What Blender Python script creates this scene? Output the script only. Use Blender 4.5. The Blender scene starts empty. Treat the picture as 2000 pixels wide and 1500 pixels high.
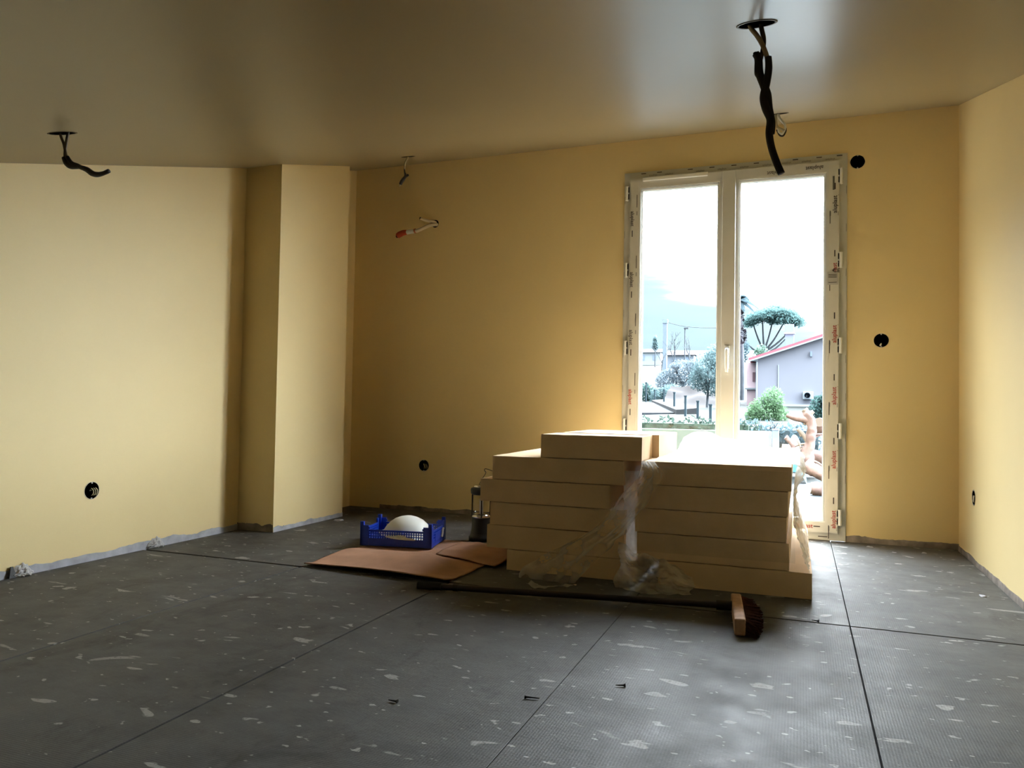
import bpy, bmesh, math, random
from mathutils import Vector, Matrix, noise

# ------------------------------------------------------------------ camera, sky, exposure
SC = bpy.context.scene
COL = SC.collection
R_ = math.radians
CAM_YAW, CAM_PITCH, CAM_ROLL, CAM_H, F_PX = 0.3632, 0.0271, 0.0165, 0.75, 1482.47

def make_camera():
    cd = bpy.data.cameras.new('camera'); co = bpy.data.objects.new('camera', cd); COL.objects.link(co)
    cy, sy = math.cos(CAM_YAW), math.sin(CAM_YAW)
    fwd = Vector((-sy * math.cos(CAM_PITCH), cy * math.cos(CAM_PITCH), math.sin(CAM_PITCH)))
    right = Vector((cy, sy, 0)); up = right.cross(fwd)
    r = math.cos(CAM_ROLL) * right + math.sin(CAM_ROLL) * up
    u = -math.sin(CAM_ROLL) * right + math.cos(CAM_ROLL) * up
    b = -fwd
    co.matrix_world = Matrix(((r.x, u.x, b.x, 0), (r.y, u.y, b.y, 0), (r.z, u.z, b.z, CAM_H), (0, 0, 0, 1)))
    cd.sensor_width = 36.0; cd.sensor_fit = 'HORIZONTAL'; cd.lens = 36.0 * F_PX / 2000.0
    cd.clip_start = 0.05; cd.clip_end = 2000
    SC.camera = co
make_camera()

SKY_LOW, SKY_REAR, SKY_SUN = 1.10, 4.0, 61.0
def make_world():
    w = bpy.data.worlds.new('sky'); SC.world = w; w.use_nodes = True
    nt = w.node_tree; nt.nodes.clear(); N = nt.nodes.new; L = nt.links.new
    def math_(op, a, b, c=None):
        n = N('ShaderNodeMath'); n.operation = op
        for i, q in enumerate((a, b, c)):
            if q is None: continue
            if isinstance(q, (int, float)): n.inputs[i].default_value = q
            else: L(q, n.inputs[i])
        return n.outputs[0]
    out = N('ShaderNodeOutputWorld'); bg = N('ShaderNodeBackground'); L(bg.outputs[0], out.inputs[0])
    tc = N('ShaderNodeTexCoord'); sep = N('ShaderNodeSeparateXYZ'); L(tc.outputs['Generated'], sep.inputs[0])
    mp = N('ShaderNodeMapping'); mp.inputs['Scale'].default_value = (3.0, 3.0, 20.0); L(tc.outputs['Generated'], mp.inputs[0])
    nz = N('ShaderNodeTexNoise'); nz.inputs['Scale'].default_value = 1.5; nz.inputs['Detail'].default_value = 4; L(mp.outputs[0], nz.inputs['Vector'])
    # thin overcast with the veiled sun high in front and to the right of the window:
    # blue-grey cloud bands low down, glaring white above, duller behind the house
    e1 = math_('MULTIPLY_ADD', sep.outputs['X'], 0.28, sep.outputs['Z'])
    e2 = math_('MULTIPLY_ADD', nz.outputs['Fac'], 0.10, e1)
    mr = N('ShaderNodeMapRange'); mr.interpolation_type = 'SMOOTHSTEP'; L(e2, mr.inputs['Value'])
    mr.inputs['From Min'].default_value = 0.155; mr.inputs['From Max'].default_value = 0.32
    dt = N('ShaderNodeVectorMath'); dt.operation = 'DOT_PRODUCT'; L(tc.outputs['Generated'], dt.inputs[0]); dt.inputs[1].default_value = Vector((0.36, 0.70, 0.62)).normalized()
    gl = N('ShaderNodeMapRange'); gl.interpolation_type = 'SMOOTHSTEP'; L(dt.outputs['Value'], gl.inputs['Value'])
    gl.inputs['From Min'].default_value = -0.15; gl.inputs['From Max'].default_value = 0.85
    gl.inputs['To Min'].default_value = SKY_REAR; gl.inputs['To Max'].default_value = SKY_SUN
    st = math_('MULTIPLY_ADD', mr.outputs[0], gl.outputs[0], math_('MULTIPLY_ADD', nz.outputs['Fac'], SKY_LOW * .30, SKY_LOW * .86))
    mc = N('ShaderNodeMapRange'); L(e2, mc.inputs['Value']); mc.inputs['From Min'].default_value = 0.12; mc.inputs['From Max'].default_value = 0.26
    mx = N('ShaderNodeMix'); mx.data_type = 'RGBA'; L(mc.outputs[0], mx.inputs['Factor'])
    mx.inputs['A'].default_value = (0.68, 0.94, 1.05, 1); mx.inputs['B'].default_value = (0.91, 0.985, 1.06, 1)
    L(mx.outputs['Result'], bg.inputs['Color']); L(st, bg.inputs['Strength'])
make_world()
vs = SC.view_settings
vs.view_transform = 'Standard'; vs.look = 'None'; vs.gamma = 1.0; vs.use_curve_mapping = False; vs.exposure = 0.0
try:
    SC.cycles.use_denoising = True
    SC.cycles.use_adaptive_sampling = True; SC.cycles.adaptive_threshold = 0.04
    SC.cycles.max_bounces = 8; SC.cycles.diffuse_bounces = 5; SC.cycles.glossy_bounces = 3
    SC.cycles.transparent_max_bounces = 12; SC.cycles.transmission_bounces = 8
    SC.cycles.caustics_reflective = False; SC.cycles.caustics_refractive = False
    SC.cycles.sample_clamp_indirect = 8.0
except Exception:
    pass

# ------------------------------------------------------------------ room numbers (metres)
D = 4.7543            # inner face of the window wall
RX, LX = 0.8124, -3.0528
CX, CY1, CY2 = -2.8012, 3.5804, 4.277
C0, CS = 2.4471, -0.284
YF = -1.25
WL, WR, WT = -1.057, 0.2475, 2.237
def ceil_z(y): return C0 + CS * (D - y)
CN = Vector((0, 0.284, -1)).normalized()     # ceiling normal, into the room

# ------------------------------------------------------------------ materials
MATS = {}
def mat(name, col, rough=0.6, spec=0.5, metal=0.0, var=0.0, vscale=8.0, bump=0.0, bscale=60.0, trans=0.0, coat=0.0):
    if name in MATS: return MATS[name]
    m = bpy.data.materials.new(name); m.use_nodes = True; nt = m.node_tree
    b = nt.nodes['Principled BSDF']; N = nt.nodes.new; L = nt.links.new
    b.inputs['Base Color'].default_value = (*col, 1); b.inputs['Roughness'].default_value = rough
    b.inputs['Specular IOR Level'].default_value = spec; b.inputs['Metallic'].default_value = metal
    if trans: b.inputs['Transmission Weight'].default_value = trans
    if coat: b.inputs['Coat Weight'].default_value = coat
    if var or bump:
        tc = N('ShaderNodeTexCoord')
    if var:
        nz = N('ShaderNodeTexNoise'); nz.inputs['Scale'].default_value = vscale; nz.inputs['Detail'].default_value = 5
        L(tc.outputs['Object'], nz.inputs['Vector'])
        mx = N('ShaderNodeMix'); mx.data_type = 'RGBA'
        rp = N('ShaderNodeMapRange'); L(nz.outputs['Fac'], rp.inputs['Value']); rp.inputs['From Min'].default_value = .3; rp.inputs['From Max'].default_value = .7
        L(rp.outputs[0], mx.inputs['Factor'])
        mx.inputs['A'].default_value = (*[c * (1 - var) for c in col], 1); mx.inputs['B'].default_value = (*[min(1, c * (1 + var)) for c in col], 1)
        L(mx.outputs['Result'], b.inputs['Base Color'])
    if bump:
        n2 = N('ShaderNodeTexNoise'); n2.inputs['Scale'].default_value = bscale; n2.inputs['Detail'].default_value = 4
        L(tc.outputs['Object'], n2.inputs['Vector'])
        bp = N('ShaderNodeBump'); bp.inputs['Strength'].default_value = bump; bp.inputs['Distance'].default_value = 0.002
        L(n2.outputs['Fac'], bp.inputs['Height']); L(bp.outputs[0], b.inputs['Normal'])
    MATS[name] = m
    return m

def floor_material():
    m = bpy.data.materials.new('floor_panel_grey'); m.use_nodes = True; nt = m.node_tree
    b = nt.nodes['Principled BSDF']; N = nt.nodes.new; L = nt.links.new
    tc = N('ShaderNodeTexCoord')
    oi = N('ShaderNodeObjectInfo')
    def nz(scale, det=4, rough=.5, mscale=(1, 1, 1), dist=0.0):
        mp = N('ShaderNodeMapping'); mp.inputs['Scale'].default_value = mscale; L(tc.outputs['Object'], mp.inputs[0])
        n = N('ShaderNodeTexNoise'); n.inputs['Scale'].default_value = scale; n.inputs['Detail'].default_value = det
        n.inputs['Roughness'].default_value = rough; n.inputs['Distortion'].default_value = dist
        L(mp.outputs[0], n.inputs['Vector']); return n.outputs['Fac']
    def mr(src, a, c, lo=0.0, hi=1.0):
        r = N('ShaderNodeMapRange'); L(src, r.inputs['Value']); r.inputs['From Min'].default_value = a; r.inputs['From Max'].default_value = c
        r.inputs['To Min'].default_value = lo; r.inputs['To Max'].default_value = hi; return r.outputs[0]
    def mix(fac, a, c):
        x = N('ShaderNodeMix'); x.data_type = 'RGBA'; L(fac, x.inputs['Factor'])
        for k, v in (('A', a), ('B', c)):
            if isinstance(v, tuple): x.inputs[k].default_value = (*v, 1)
            else: L(v, x.inputs[k])
        return x.outputs['Result']
    def mul(a, c):
        x = N('ShaderNodeMath'); x.operation = 'MULTIPLY'
        for i, v in enumerate((a, c)):
            if isinstance(v, (int, float)): x.inputs[i].default_value = v
            else: L(v, x.inputs[i])
        return x.outputs[0]
    col = mix(mr(nz(1.3, 6, .6), .3, .7), (0.042, 0.041, 0.038), (0.094, 0.095, 0.091))
    col = mix(mr(nz(7, 8, .7, (1, 1.6, 1)), .35, .75, 0, .55), col, (0.132, 0.133, 0.128))            # dust
    col = mix(mr(nz(3.1, 7, .7, (1.4, .8, 1), .6), .54, .72, 0, .75), col, (0.024, 0.023, 0.021))  # dark scuffs
    col = mix(mr(nz(26, 3, .6, (1, .35, 1)), .62, .75, 0, .35), col, (0.045, 0.045, 0.042))           # scratches
    # plaster drops: irregular pale flecks of two sizes
    f1 = mr(nz(11.5, 2.2, .55, (.62, 1.25, 1), .35), .665, .685)
    f2 = mr(nz(31, 2, .5, (.7, 1.2, 1), .2), .685, .71)
    f3 = mr(nz(5.2, 3, .55, (.6, 1.5, 1), .5), .685, .70, 0, .8)
    br = mr(nz(90, 3, .6), .30, .46)
    for f, s in ((f1, .55), (f2, .62), (f3, .5)):
        col = mix(mul(f, mul(br, s + .25)), col, (0.34, 0.335, 0.315))
    L(col, b.inputs['Base Color'])
    b.inputs['Specular IOR Level'].default_value = 0.25
    L(mr(nz(6, 5, .6), .3, .7, .55, .72), b.inputs['Roughness'])
    # woven fibre grid in the panel face
    w1 = N('ShaderNodeTexWave'); w1.bands_direction = 'X'; w1.inputs['Scale'].default_value = 45; L(tc.outputs['Object'], w1.inputs[0])
    w2 = N('ShaderNodeTexWave'); w2.bands_direction = 'Y'; w2.inputs['Scale'].default_value = 45; L(tc.outputs['Object'], w2.inputs[0])
    ad = N('ShaderNodeMath'); ad.operation = 'ADD'; L(w1.outputs['Fac'], ad.inputs[0]); L(w2.outputs['Fac'], ad.inputs[1])
    hh = N('ShaderNodeMath'); hh.operation = 'MULTIPLY_ADD'; L(ad.outputs[0], hh.inputs[0]); hh.inputs[1].default_value = .18; L(nz(55, 5, .7), hh.inputs[2])
    bp = N('ShaderNodeBump'); bp.inputs['Strength'].default_value = .35; bp.inputs['Distance'].default_value = .0025
    L(hh.outputs[0], bp.inputs['Height']); L(bp.outputs[0], b.inputs['Normal'])
    return m

def film_material(name, fac, col=(.88, .86, .80)):
    m = bpy.data.materials.new(name); m.use_nodes = True; nt = m.node_tree; nt.nodes.clear(); N = nt.nodes.new; L = nt.links.new
    out = N('ShaderNodeOutputMaterial'); tr = N('ShaderNodeBsdfTransparent'); df = N('ShaderNodeBsdfDiffuse'); tl = N('ShaderNodeBsdfTranslucent'); gl = N('ShaderNodeBsdfGlossy')
    for s in (df, tl): s.inputs['Color'].default_value = (*col, 1)
    gl.inputs['Roughness'].default_value = .18; gl.inputs['Color'].default_value = (.9, .9, .9, 1)
    m1 = N('ShaderNodeMixShader'); m1.inputs[0].default_value = .55; L(df.outputs[0], m1.inputs[1]); L(tl.outputs[0], m1.inputs[2])
    tc = N('ShaderNodeTexCoord'); nz = N('ShaderNodeTexNoise'); nz.inputs['Scale'].default_value = 14; nz.inputs['Detail'].default_value = 5; L(tc.outputs['Object'], nz.inputs['Vector'])
    lw = N('ShaderNodeLayerWeight'); lw.inputs['Blend'].default_value = .35
    mr = N('ShaderNodeMapRange'); L(nz.outputs['Fac'], mr.inputs['Value']); mr.inputs['From Min'].default_value = .3; mr.inputs['From Max'].default_value = .7
    mr.inputs['To Min'].default_value = fac * .6; mr.inputs['To Max'].default_value = fac * 1.3
    md = N('ShaderNodeMath'); md.operation = 'MULTIPLY_ADD'; md.use_clamp = True; L(lw.outputs['Facing'], md.inputs[0]); md.inputs[1].default_value = fac * .8; L(mr.outputs[0], md.inputs[2])
    m2 = N('ShaderNodeMixShader'); L(md.outputs[0], m2.inputs[0]); L(tr.outputs[0], m2.inputs[1]); L(m1.outputs[0], m2.inputs[2])
    m3 = N('ShaderNodeMixShader'); p5 = N('ShaderNodeMath'); p5.operation = 'POWER'; L(lw.outputs['Facing'], p5.inputs[0]); p5.inputs[1].default_value = 4
    fr = N('ShaderNodeMath'); fr.operation = 'MULTIPLY_ADD'; L(p5.outputs[0], fr.inputs[0]); fr.inputs[1].default_value = .22; fr.inputs[2].default_value = .018; L(fr.outputs[0], m3.inputs[0]); L(m2.outputs[0], m3.inputs[1]); L(gl.outputs[0], m3.inputs[2])
    L(m3.outputs[0], out.inputs[0]); return m

def glass_material(name, tint, ior=1.35):
    m = bpy.data.materials.new(name); m.use_nodes = True; nt = m.node_tree; nt.nodes.clear(); N = nt.nodes.new; L = nt.links.new
    out = N('ShaderNodeOutputMaterial'); tr = N('ShaderNodeBsdfTransparent'); tr.inputs[0].default_value = (*tint, 1)
    gl = N('ShaderNodeBsdfGlossy'); gl.inputs['Roughness'].default_value = .02
    lw = N('ShaderNodeLayerWeight'); lw.inputs['Blend'].default_value = .5
    pw = N('ShaderNodeMath'); pw.operation = 'POWER'; L(lw.outputs['Facing'], pw.inputs[0]); pw.inputs[1].default_value = 5
    fr = N('ShaderNodeMath'); fr.operation = 'MULTIPLY_ADD'; L(pw.outputs[0], fr.inputs[0]); fr.inputs[1].default_value = .8; fr.inputs[2].default_value = ((ior - 1) / (ior + 1)) ** 2
    mx = N('ShaderNodeMixShader'); L(fr.outputs[0], mx.inputs[0]); L(tr.outputs[0], mx.inputs[1]); L(gl.outputs[0], mx.inputs[2]); L(mx.outputs[0], out.inputs[0])
    return m

PAINT = mat('yellow_wall_paint', (0.75, 0.60, 0.305), .55, .35, var=.02, vscale=2.5, bump=.12, bscale=180)
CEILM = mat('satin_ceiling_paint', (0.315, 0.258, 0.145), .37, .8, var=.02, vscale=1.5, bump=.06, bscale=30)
PLASTER = mat('bare_plaster', (0.40, 0.40, 0.43), .8, .2, var=.22, vscale=14, bump=.5, bscale=50)
PLASTERD = mat('dirty_bare_plaster', (0.22, 0.19, 0.165), .85, .2, var=.35, vscale=18, bump=.5, bscale=50)
SUBFLOOR = mat('dark_subfloor', (0.03, 0.028, 0.025), .9, .1)
FLOORM = floor_material()
FOAM = mat('cream_foam', (0.66, 0.49, 0.31), .85, .15, var=.07, vscale=6, bump=.35, bscale=140)
PVC = mat('white_pvc', (0.58, 0.575, 0.525), .35, .5, var=.02, vscale=9)
PVCFILM = mat('protective_film_cream', (0.60, 0.585, 0.51), .45, .4, var=.04, vscale=14)
BLACK = mat('black_plastic', (0.012, 0.011, 0.010), .5, .4)
BLACKTAPE = mat('black_tape', (0.018, 0.014, 0.012), .55, .4, bump=.4, bscale=120)
CABLE = mat('beige_cable', (0.42, 0.36, 0.24), .5, .4)
CABLED = mat('brown_cable', (0.10, 0.075, 0.04), .5, .4)
WHITEP = mat('white_plastic', (0.78, 0.78, 0.74), .35, .5)
REDINK = mat('red_ink', (0.36, 0.05, 0.04), .7, .2)
DARKINK = mat('dark_ink', (0.07, 0.055, 0.05), .7, .2)
GREYINK = mat('grey_ink', (0.30, 0.29, 0.26), .7, .2)
BLUE = mat('blue_crate_plastic', (0.007, 0.042, 0.40), .38, .5, var=.12, vscale=20)
CARD = mat('brown_cardboard', (0.40, 0.225, 0.145), .8, .2, var=.12, vscale=10, bump=.2, bscale=90)
CARDE = mat('cardboard_edge', (0.24, 0.14, 0.08), .9, .1)
CHROME = mat('chrome', (0.75, 0.75, 0.75), .15, .5, metal=1)
GLASS = glass_material('window_glass', (.985, .992, .992))
CLEAR = glass_material('clear_lantern_plastic', (.88, .89, .87), 1.5)
FILM = film_material('thin_plastic_film', .10)
FILMS = film_material('hanging_plastic_film', .29)
FILMW = film_material('crumpled_plastic_film', .36)
WOOD = mat('pale_worn_wood', (0.48, 0.30, 0.20), .7, .3, var=.2, vscale=30)
BRISTLE = mat('dark_bristle', (0.055, 0.020, 0.014), .9, .1, var=.4, vscale=80)
POLE = mat('dark_broom_pole', (0.022, 0.014, 0.014), .35, .5)
STEEL = mat('dark_steel', (0.03, 0.028, 0.026), .5, .4, metal=.3)

# ------------------------------------------------------------------ builders
def link(name, me, m, parent=None):
    o = bpy.data.objects.new(name, me); COL.objects.link(o)
    if m is not None and not me.materials: me.materials.append(m)
    if parent is not None: o.parent = parent
    return o
def tag(o, label=None, cat=None, group=None, kind=None):
    if label: o['label'] = label
    if cat: o['category'] = cat
    if group: o['group'] = group
    if kind: o['kind'] = kind
    return o
def empty(name, loc=(0, 0, 0), rz=0.0):
    o = bpy.data.objects.new(name, None); COL.objects.link(o); o.location = loc; o.rotation_euler = (0, 0, rz); o.empty_display_size = .05
    return o
def pyd(name, v, f, m, parent=None, smooth=False):
    me = bpy.data.meshes.new(name); me.from_pydata([tuple(p) for p in v], [], f); me.validate(); me.update()
    if smooth:
        for p in me.polygons: p.use_smooth = True
    return link(name, me, m, parent)
def bmo(name, bm, m, parent=None, smooth=False):
    me = bpy.data.meshes.new(name); bmesh.ops.recalc_face_normals(bm, faces=bm.faces[:]); bm.to_mesh(me); bm.free()
    if smooth:
        for p in me.polygons: p.use_smooth = True
    return link(name, me, m, parent)
def bm_box(bm, a, b, bev=0.0, M=None):
    r = bmesh.ops.create_cube(bm, size=1.0); vs_ = r['verts']
    c = [(a[i] + b[i]) / 2 for i in range(3)]; s = [abs(b[i] - a[i]) for i in range(3)]
    for v in vs_: v.co = Vector((v.co.x * s[0] + c[0], v.co.y * s[1] + c[1], v.co.z * s[2] + c[2]))
    if bev:
        ed = list({e for v in vs_ for e in v.link_edges}); g = bmesh.ops.bevel(bm, geom=ed, offset=bev, segments=2, affect='EDGES', profile=.5)
        vs_ = list({v for f in g['faces'] for v in f.verts} | {v for v in vs_ if v.is_valid})
    if M is not None:
        for v in vs_: v.co = M @ v.co
    return vs_
def box(name, a, b, m, parent=None, bev=0.0):
    bm = bmesh.new(); bm_box(bm, a, b, bev); return bmo(name, bm, m, parent)
def bm_cyl(bm, p, q, r1, r2=None, seg=16, caps=True):
    r2 = r1 if r2 is None else r2
    p, q = Vector(p), Vector(q); d = q - p
    M = Matrix.Translation((p + q) / 2) @ d.to_track_quat('Z', 'Y').to_matrix().to_4x4()
    bmesh.ops.create_cone(bm, cap_ends=caps, segments=seg, radius1=r1, radius2=r2, depth=d.length, matrix=M)
def cyl(name, p, q, r, m, parent=None, r2=None, seg=16, smooth=True):
    bm = bmesh.new(); bm_cyl(bm, p, q, r, r2, seg); o = bmo(name, bm, m, parent)
    return o
def catmull(pts, n=6):
    P = [Vector(p) for p in pts]; out = []
    for i in range(len(P) - 1):
        a, b, c, d = P[max(i - 1, 0)], P[i], P[i + 1], P[min(i + 2, len(P) - 1)]
        for k in range(n):
            t = k / n
            out.append(.5 * ((2 * b) + (-a + c) * t + (2 * a - 5 * b + 4 * c - d) * t * t + (-a + 3 * b - 3 * c + d) * t ** 3))
    out.append(P[-1]); return out
def bm_tube(bm, pts, rad, seg=8):
    n = len(pts); rings = []
    if not isinstance(rad, (list, tuple)): rad = [rad] * n
    up = Vector((.31, .87, .21))
    for i in range(n):
        t = (pts[min(i + 1, n - 1)] - pts[max(i - 1, 0)]).normalized()
        a = t.cross(up).normalized(); b = t.cross(a)
        rings.append([bm.verts.new(pts[i] + (a * math.cos(k * 2 * math.pi / seg) + b * math.sin(k * 2 * math.pi / seg)) * rad[i]) for k in range(seg)])
    for i in range(n - 1):
        for k in range(seg): bm.faces.new((rings[i][k], rings[i][(k + 1) % seg], rings[i + 1][(k + 1) % seg], rings[i + 1][k]))
    bm.faces.new(rings[0][::-1]); bm.faces.new(rings[-1])
def tube(name, pts, rad, m, parent=None, seg=8, n=6):
    if isinstance(rad, (list, tuple)):
        rr = []
        for i in range(len(rad) - 1):
            for k in range(n): rr.append(rad[i] + (rad[i + 1] - rad[i]) * k / n)
        rr.append(rad[-1]); rad = rr
    bm = bmesh.new(); bm_tube(bm, catmull(pts, n), rad, seg); return bmo(name, bm, m, parent, True)
def lathe(name, prof, m, parent=None, seg=32, M=None, smooth=True):
    v, f = [], []
    for r, z in prof:
        for k in range(seg):
            a = 2 * math.pi * k / seg; p = Vector((r * math.cos(a), r * math.sin(a), z)); v.append(M @ p if M is not None else p)
    for i in range(len(prof) - 1):
        for k in range(seg): f.append((i * seg + k, i * seg + (k + 1) % seg, (i + 1) * seg + (k + 1) % seg, (i + 1) * seg + k))
    if prof[0][0] > 1e-6: f.append(tuple(range(seg))[::-1])
    if prof[-1][0] > 1e-6: f.append(tuple((len(prof) - 1) * seg + k for k in range(seg)))
    return pyd(name, v, f, m, parent, smooth)
def cut(o, bm_cutter):
    me = bpy.data.meshes.new('cutter'); bmesh.ops.recalc_face_normals(bm_cutter, faces=bm_cutter.faces[:]); bm_cutter.to_mesh(me); bm_cutter.free()
    c = bpy.data.objects.new('cutter', me); COL.objects.link(c)
    md = o.modifiers.new('b', 'BOOLEAN'); md.operation = 'DIFFERENCE'; md.object = c; md.solver = 'EXACT'
    dg = bpy.context.evaluated_depsgraph_get(); dg.update()
    new = bpy.data.meshes.new_from_object(o.evaluated_get(dg))
    o.modifiers.clear(); old = o.data; o.data = new; bpy.data.meshes.remove(old)
    bpy.data.objects.remove(c); bpy.data.meshes.remove(me)
def grid_surface(name, fn, nu, nv, m, parent=None, thick=0.0, smooth=True):
    v = [fn(i / nu, j / nv) for j in range(nv + 1) for i in range(nu + 1)]
    f = [(j * (nu + 1) + i, j * (nu + 1) + i + 1, (j + 1) * (nu + 1) + i + 1, (j + 1) * (nu + 1) + i) for j in range(nv) for i in range(nu)]
    if thick:
        n = len(v); v = v + [Vector(p) - Vector((0, 0, thick)) for p in v]
        f2 = [tuple(k + n for k in q[::-1]) for q in f]
        rim = [i for i in range(nu + 1)] + [j * (nu + 1) + nu for j in range(1, nv + 1)] + [nv * (nu + 1) + i for i in range(nu - 1, -1, -1)] + [j * (nu + 1) for j in range(nv - 1, 0, -1)]
        f = f + f2 + [(rim[k], rim[k - 1], rim[k - 1] + n, rim[k] + n) for k in range(len(rim))]
    return pyd(name, v, f, m, parent, smooth)
def nse(x, y, z=0.0): return noise.noise(Vector((x, y, z)))
def crump(x, y, s): return abs(nse(x * s, y * s, 3.1)) + .5 * abs(nse(x * s * 2.3, y * s * 2.3, 7.7))

# ------------------------------------------------------------------ the room
SPOTS = dict(b1=(0.301, D, 2.181), b2=(0.427, D, 1.148), b3=(-2.455, D, 0.315), left=(LX, 2.599, 0.322), right=(RX, 4.374, 0.324), pipe=(-2.404, D, 2.01))
DROPS = [(-0.092, 1.686), (-2.18, 1.709), (-2.235, 4.04), (-0.104, 3.991)]
BR = 0.040

wb = tag(box('wall_back', (LX - .16, D, -.1), (RX + .16, D + .12, 2.75), PAINT), kind='structure')
bm = bmesh.new(); bm_box(bm, (WL, D - .2, -.3), (WR, D + .3, WT))
for k in ('b1', 'b2', 'b3'):
    x, y, z = SPOTS[k]; bm_cyl(bm, (x, D - .02, z), (x, D + .05, z), BR, seg=36)
bm_cyl(bm, (SPOTS['pipe'][0], D - .02, SPOTS['pipe'][2]), (SPOTS['pipe'][0], D + .05, SPOTS['pipe'][2]), .028, seg=24)
cut(wb, bm)
wl_ = tag(box('wall_left', (LX - .14, YF - .1, -.1), (LX, D + .05, 2.75), PAINT), kind='structure')
bm = bmesh.new(); x, y, z = SPOTS['left']; bm_cyl(bm, (x + .02, y, z), (x - .05, y, z), BR, seg=36); cut(wl_, bm)
wr_ = tag(box('wall_right', (RX, YF - .1, -.1), (RX + .14, D + .05, 2.75), PAINT), kind='structure')
bm = bmesh.new(); x, y, z = SPOTS['right']; bm_cyl(bm, (x - .02, y, z), (x + .05, y, z), BR, seg=36); cut(wr_, bm)
tag(box('wall_front', (LX - .14, YF - .12, -.1), (RX + .14, YF, 1.2), mat('light_absorbing_dark', (.12, .11, .10), .9, .1)), kind='structure')  # unseen rear wall, coloured dark to cut light bounced back into the room
v = []
for y, zf in ((CY1, ceil_z(CY1) + .05), (CY2, ceil_z(CY2) + .05)):
    for x in (LX - .02, CX):
        v += [(x, y, -.05), (x, y, zf)]
tag(pyd('wall_pier', v, [(0, 1, 3, 2), (4, 6, 7, 5), (2, 3, 7, 6), (0, 4, 5, 1), (1, 5, 7, 3), (0, 2, 6, 4)], PAINT), kind='structure')
v = []
for x in (LX - .15, RX + .15):
    for y in (YF - .2, D + .1):
        z = ceil_z(y); v += [(x, y, z), (x, y, z + .2)]
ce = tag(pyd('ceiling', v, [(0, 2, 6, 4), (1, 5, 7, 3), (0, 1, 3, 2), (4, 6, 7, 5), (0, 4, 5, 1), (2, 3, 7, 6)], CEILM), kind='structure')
bm = bmesh.new()
for x, y in DROPS:
    c = Vector((x, y, ceil_z(y))); bm_cyl(bm, c + CN * .02, c - CN * .05, BR, seg=36)
cut(ce, bm)

# floor: dark base with separate panels, open joints
fl = tag(box('floor', (LX - .1, YF - .1, -.12), (RX + .1, D + .02, -.016), SUBFLOOR), kind='structure')
XJ = [-2.112, -1.371, -0.601, 0.166]
def panel(x0, x1, y0, y1):
    box('floor_panel', (x0, y0, -.016), (x1, y1, 0), FLOORM, fl, .0012)
xs = [LX + .012] + XJ + [RX - .010]
for i in range(5):
    g = (0, .0045, .0038, .0008, .0022, 0)
    panel(xs[i] + g[i], xs[i + 1] - g[i + 1], .42, 2.900 if i else 2.892)
    panel(xs[i] + g[i], xs[i + 1] - g[i + 1], YF + .01, .416)
for a, b in ((LX + .012, -1.371), (-1.371, -.601), (-.601, .166), (.166, RX - .010)):
    panel(a + .0016, b - .0016, 2.911, D - .012 if b < WL or a > .1 else D - .004)

# ragged unpainted plaster strips along the wall feet
def strip(name, p0, p1, nrm, hfun, n=90, t=.003, m=PLASTERD):
    p0, p1, nrm = Vector(p0), Vector(p1), Vector(nrm); v, f = [], []
    for i in range(n + 1):
        u = i / n; p = p0.lerp(p1, u) + nrm * t; h = hfun(u)
        v += [p, p + Vector((0, 0, h)), p - nrm * (t + .002) + Vector((0, 0, h + .001))]
    for i in range(n):
        a = i * 3; f += [(a, a + 3, a + 4, a + 1), (a + 1, a + 4, a + 5, a + 2)]
    return tag(pyd(name, v, f, m), kind='structure')
strip('baseboard_left', (LX, .6, -.01), (LX, CY1, -.01), (1, 0, 0), lambda u: .040 + .014 * nse(u * 22, 1) + .006 * nse(u * 90, 2) + .016 * max(0, nse(u * 7, 4)), 160, m=PLASTER)
strip('baseboard_pier', (CX, CY1, -.01), (CX, CY2, -.01), (1, 0, 0), lambda u: .036 + .012 * nse(u * 9, 5) + .005 * nse(u * 40, 6), 60, m=PLASTER)
strip('baseboard_pier_front', (LX, CY1, -.01), (CX, CY1, -.01), (0, -1, 0), lambda u: .05 + .012 * nse(u * 5, 8) + .004 * nse(u * 20, 6), 30)
strip('baseboard_back', (CX, D, -.01), (WL, D, -.01), (0, -1, 0), lambda u: .034 + .012 * nse(u * 14, 9) + .005 * nse(u * 60, 6), 90)
strip('baseboard_back_corner', (WR, D, -.01), (RX, D, -.01), (0, -1, 0), lambda u: .040 + .016 * nse(u * 4, 12) + .005 * nse(u * 30, 6), 40)
strip('baseboard_right', (RX, 2.4, -.01), (RX, D, -.01), (-1, 0, 0), lambda u: .032 + .01 * nse(u * 12, 14) + .004 * nse(u * 60, 6), 90)

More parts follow.
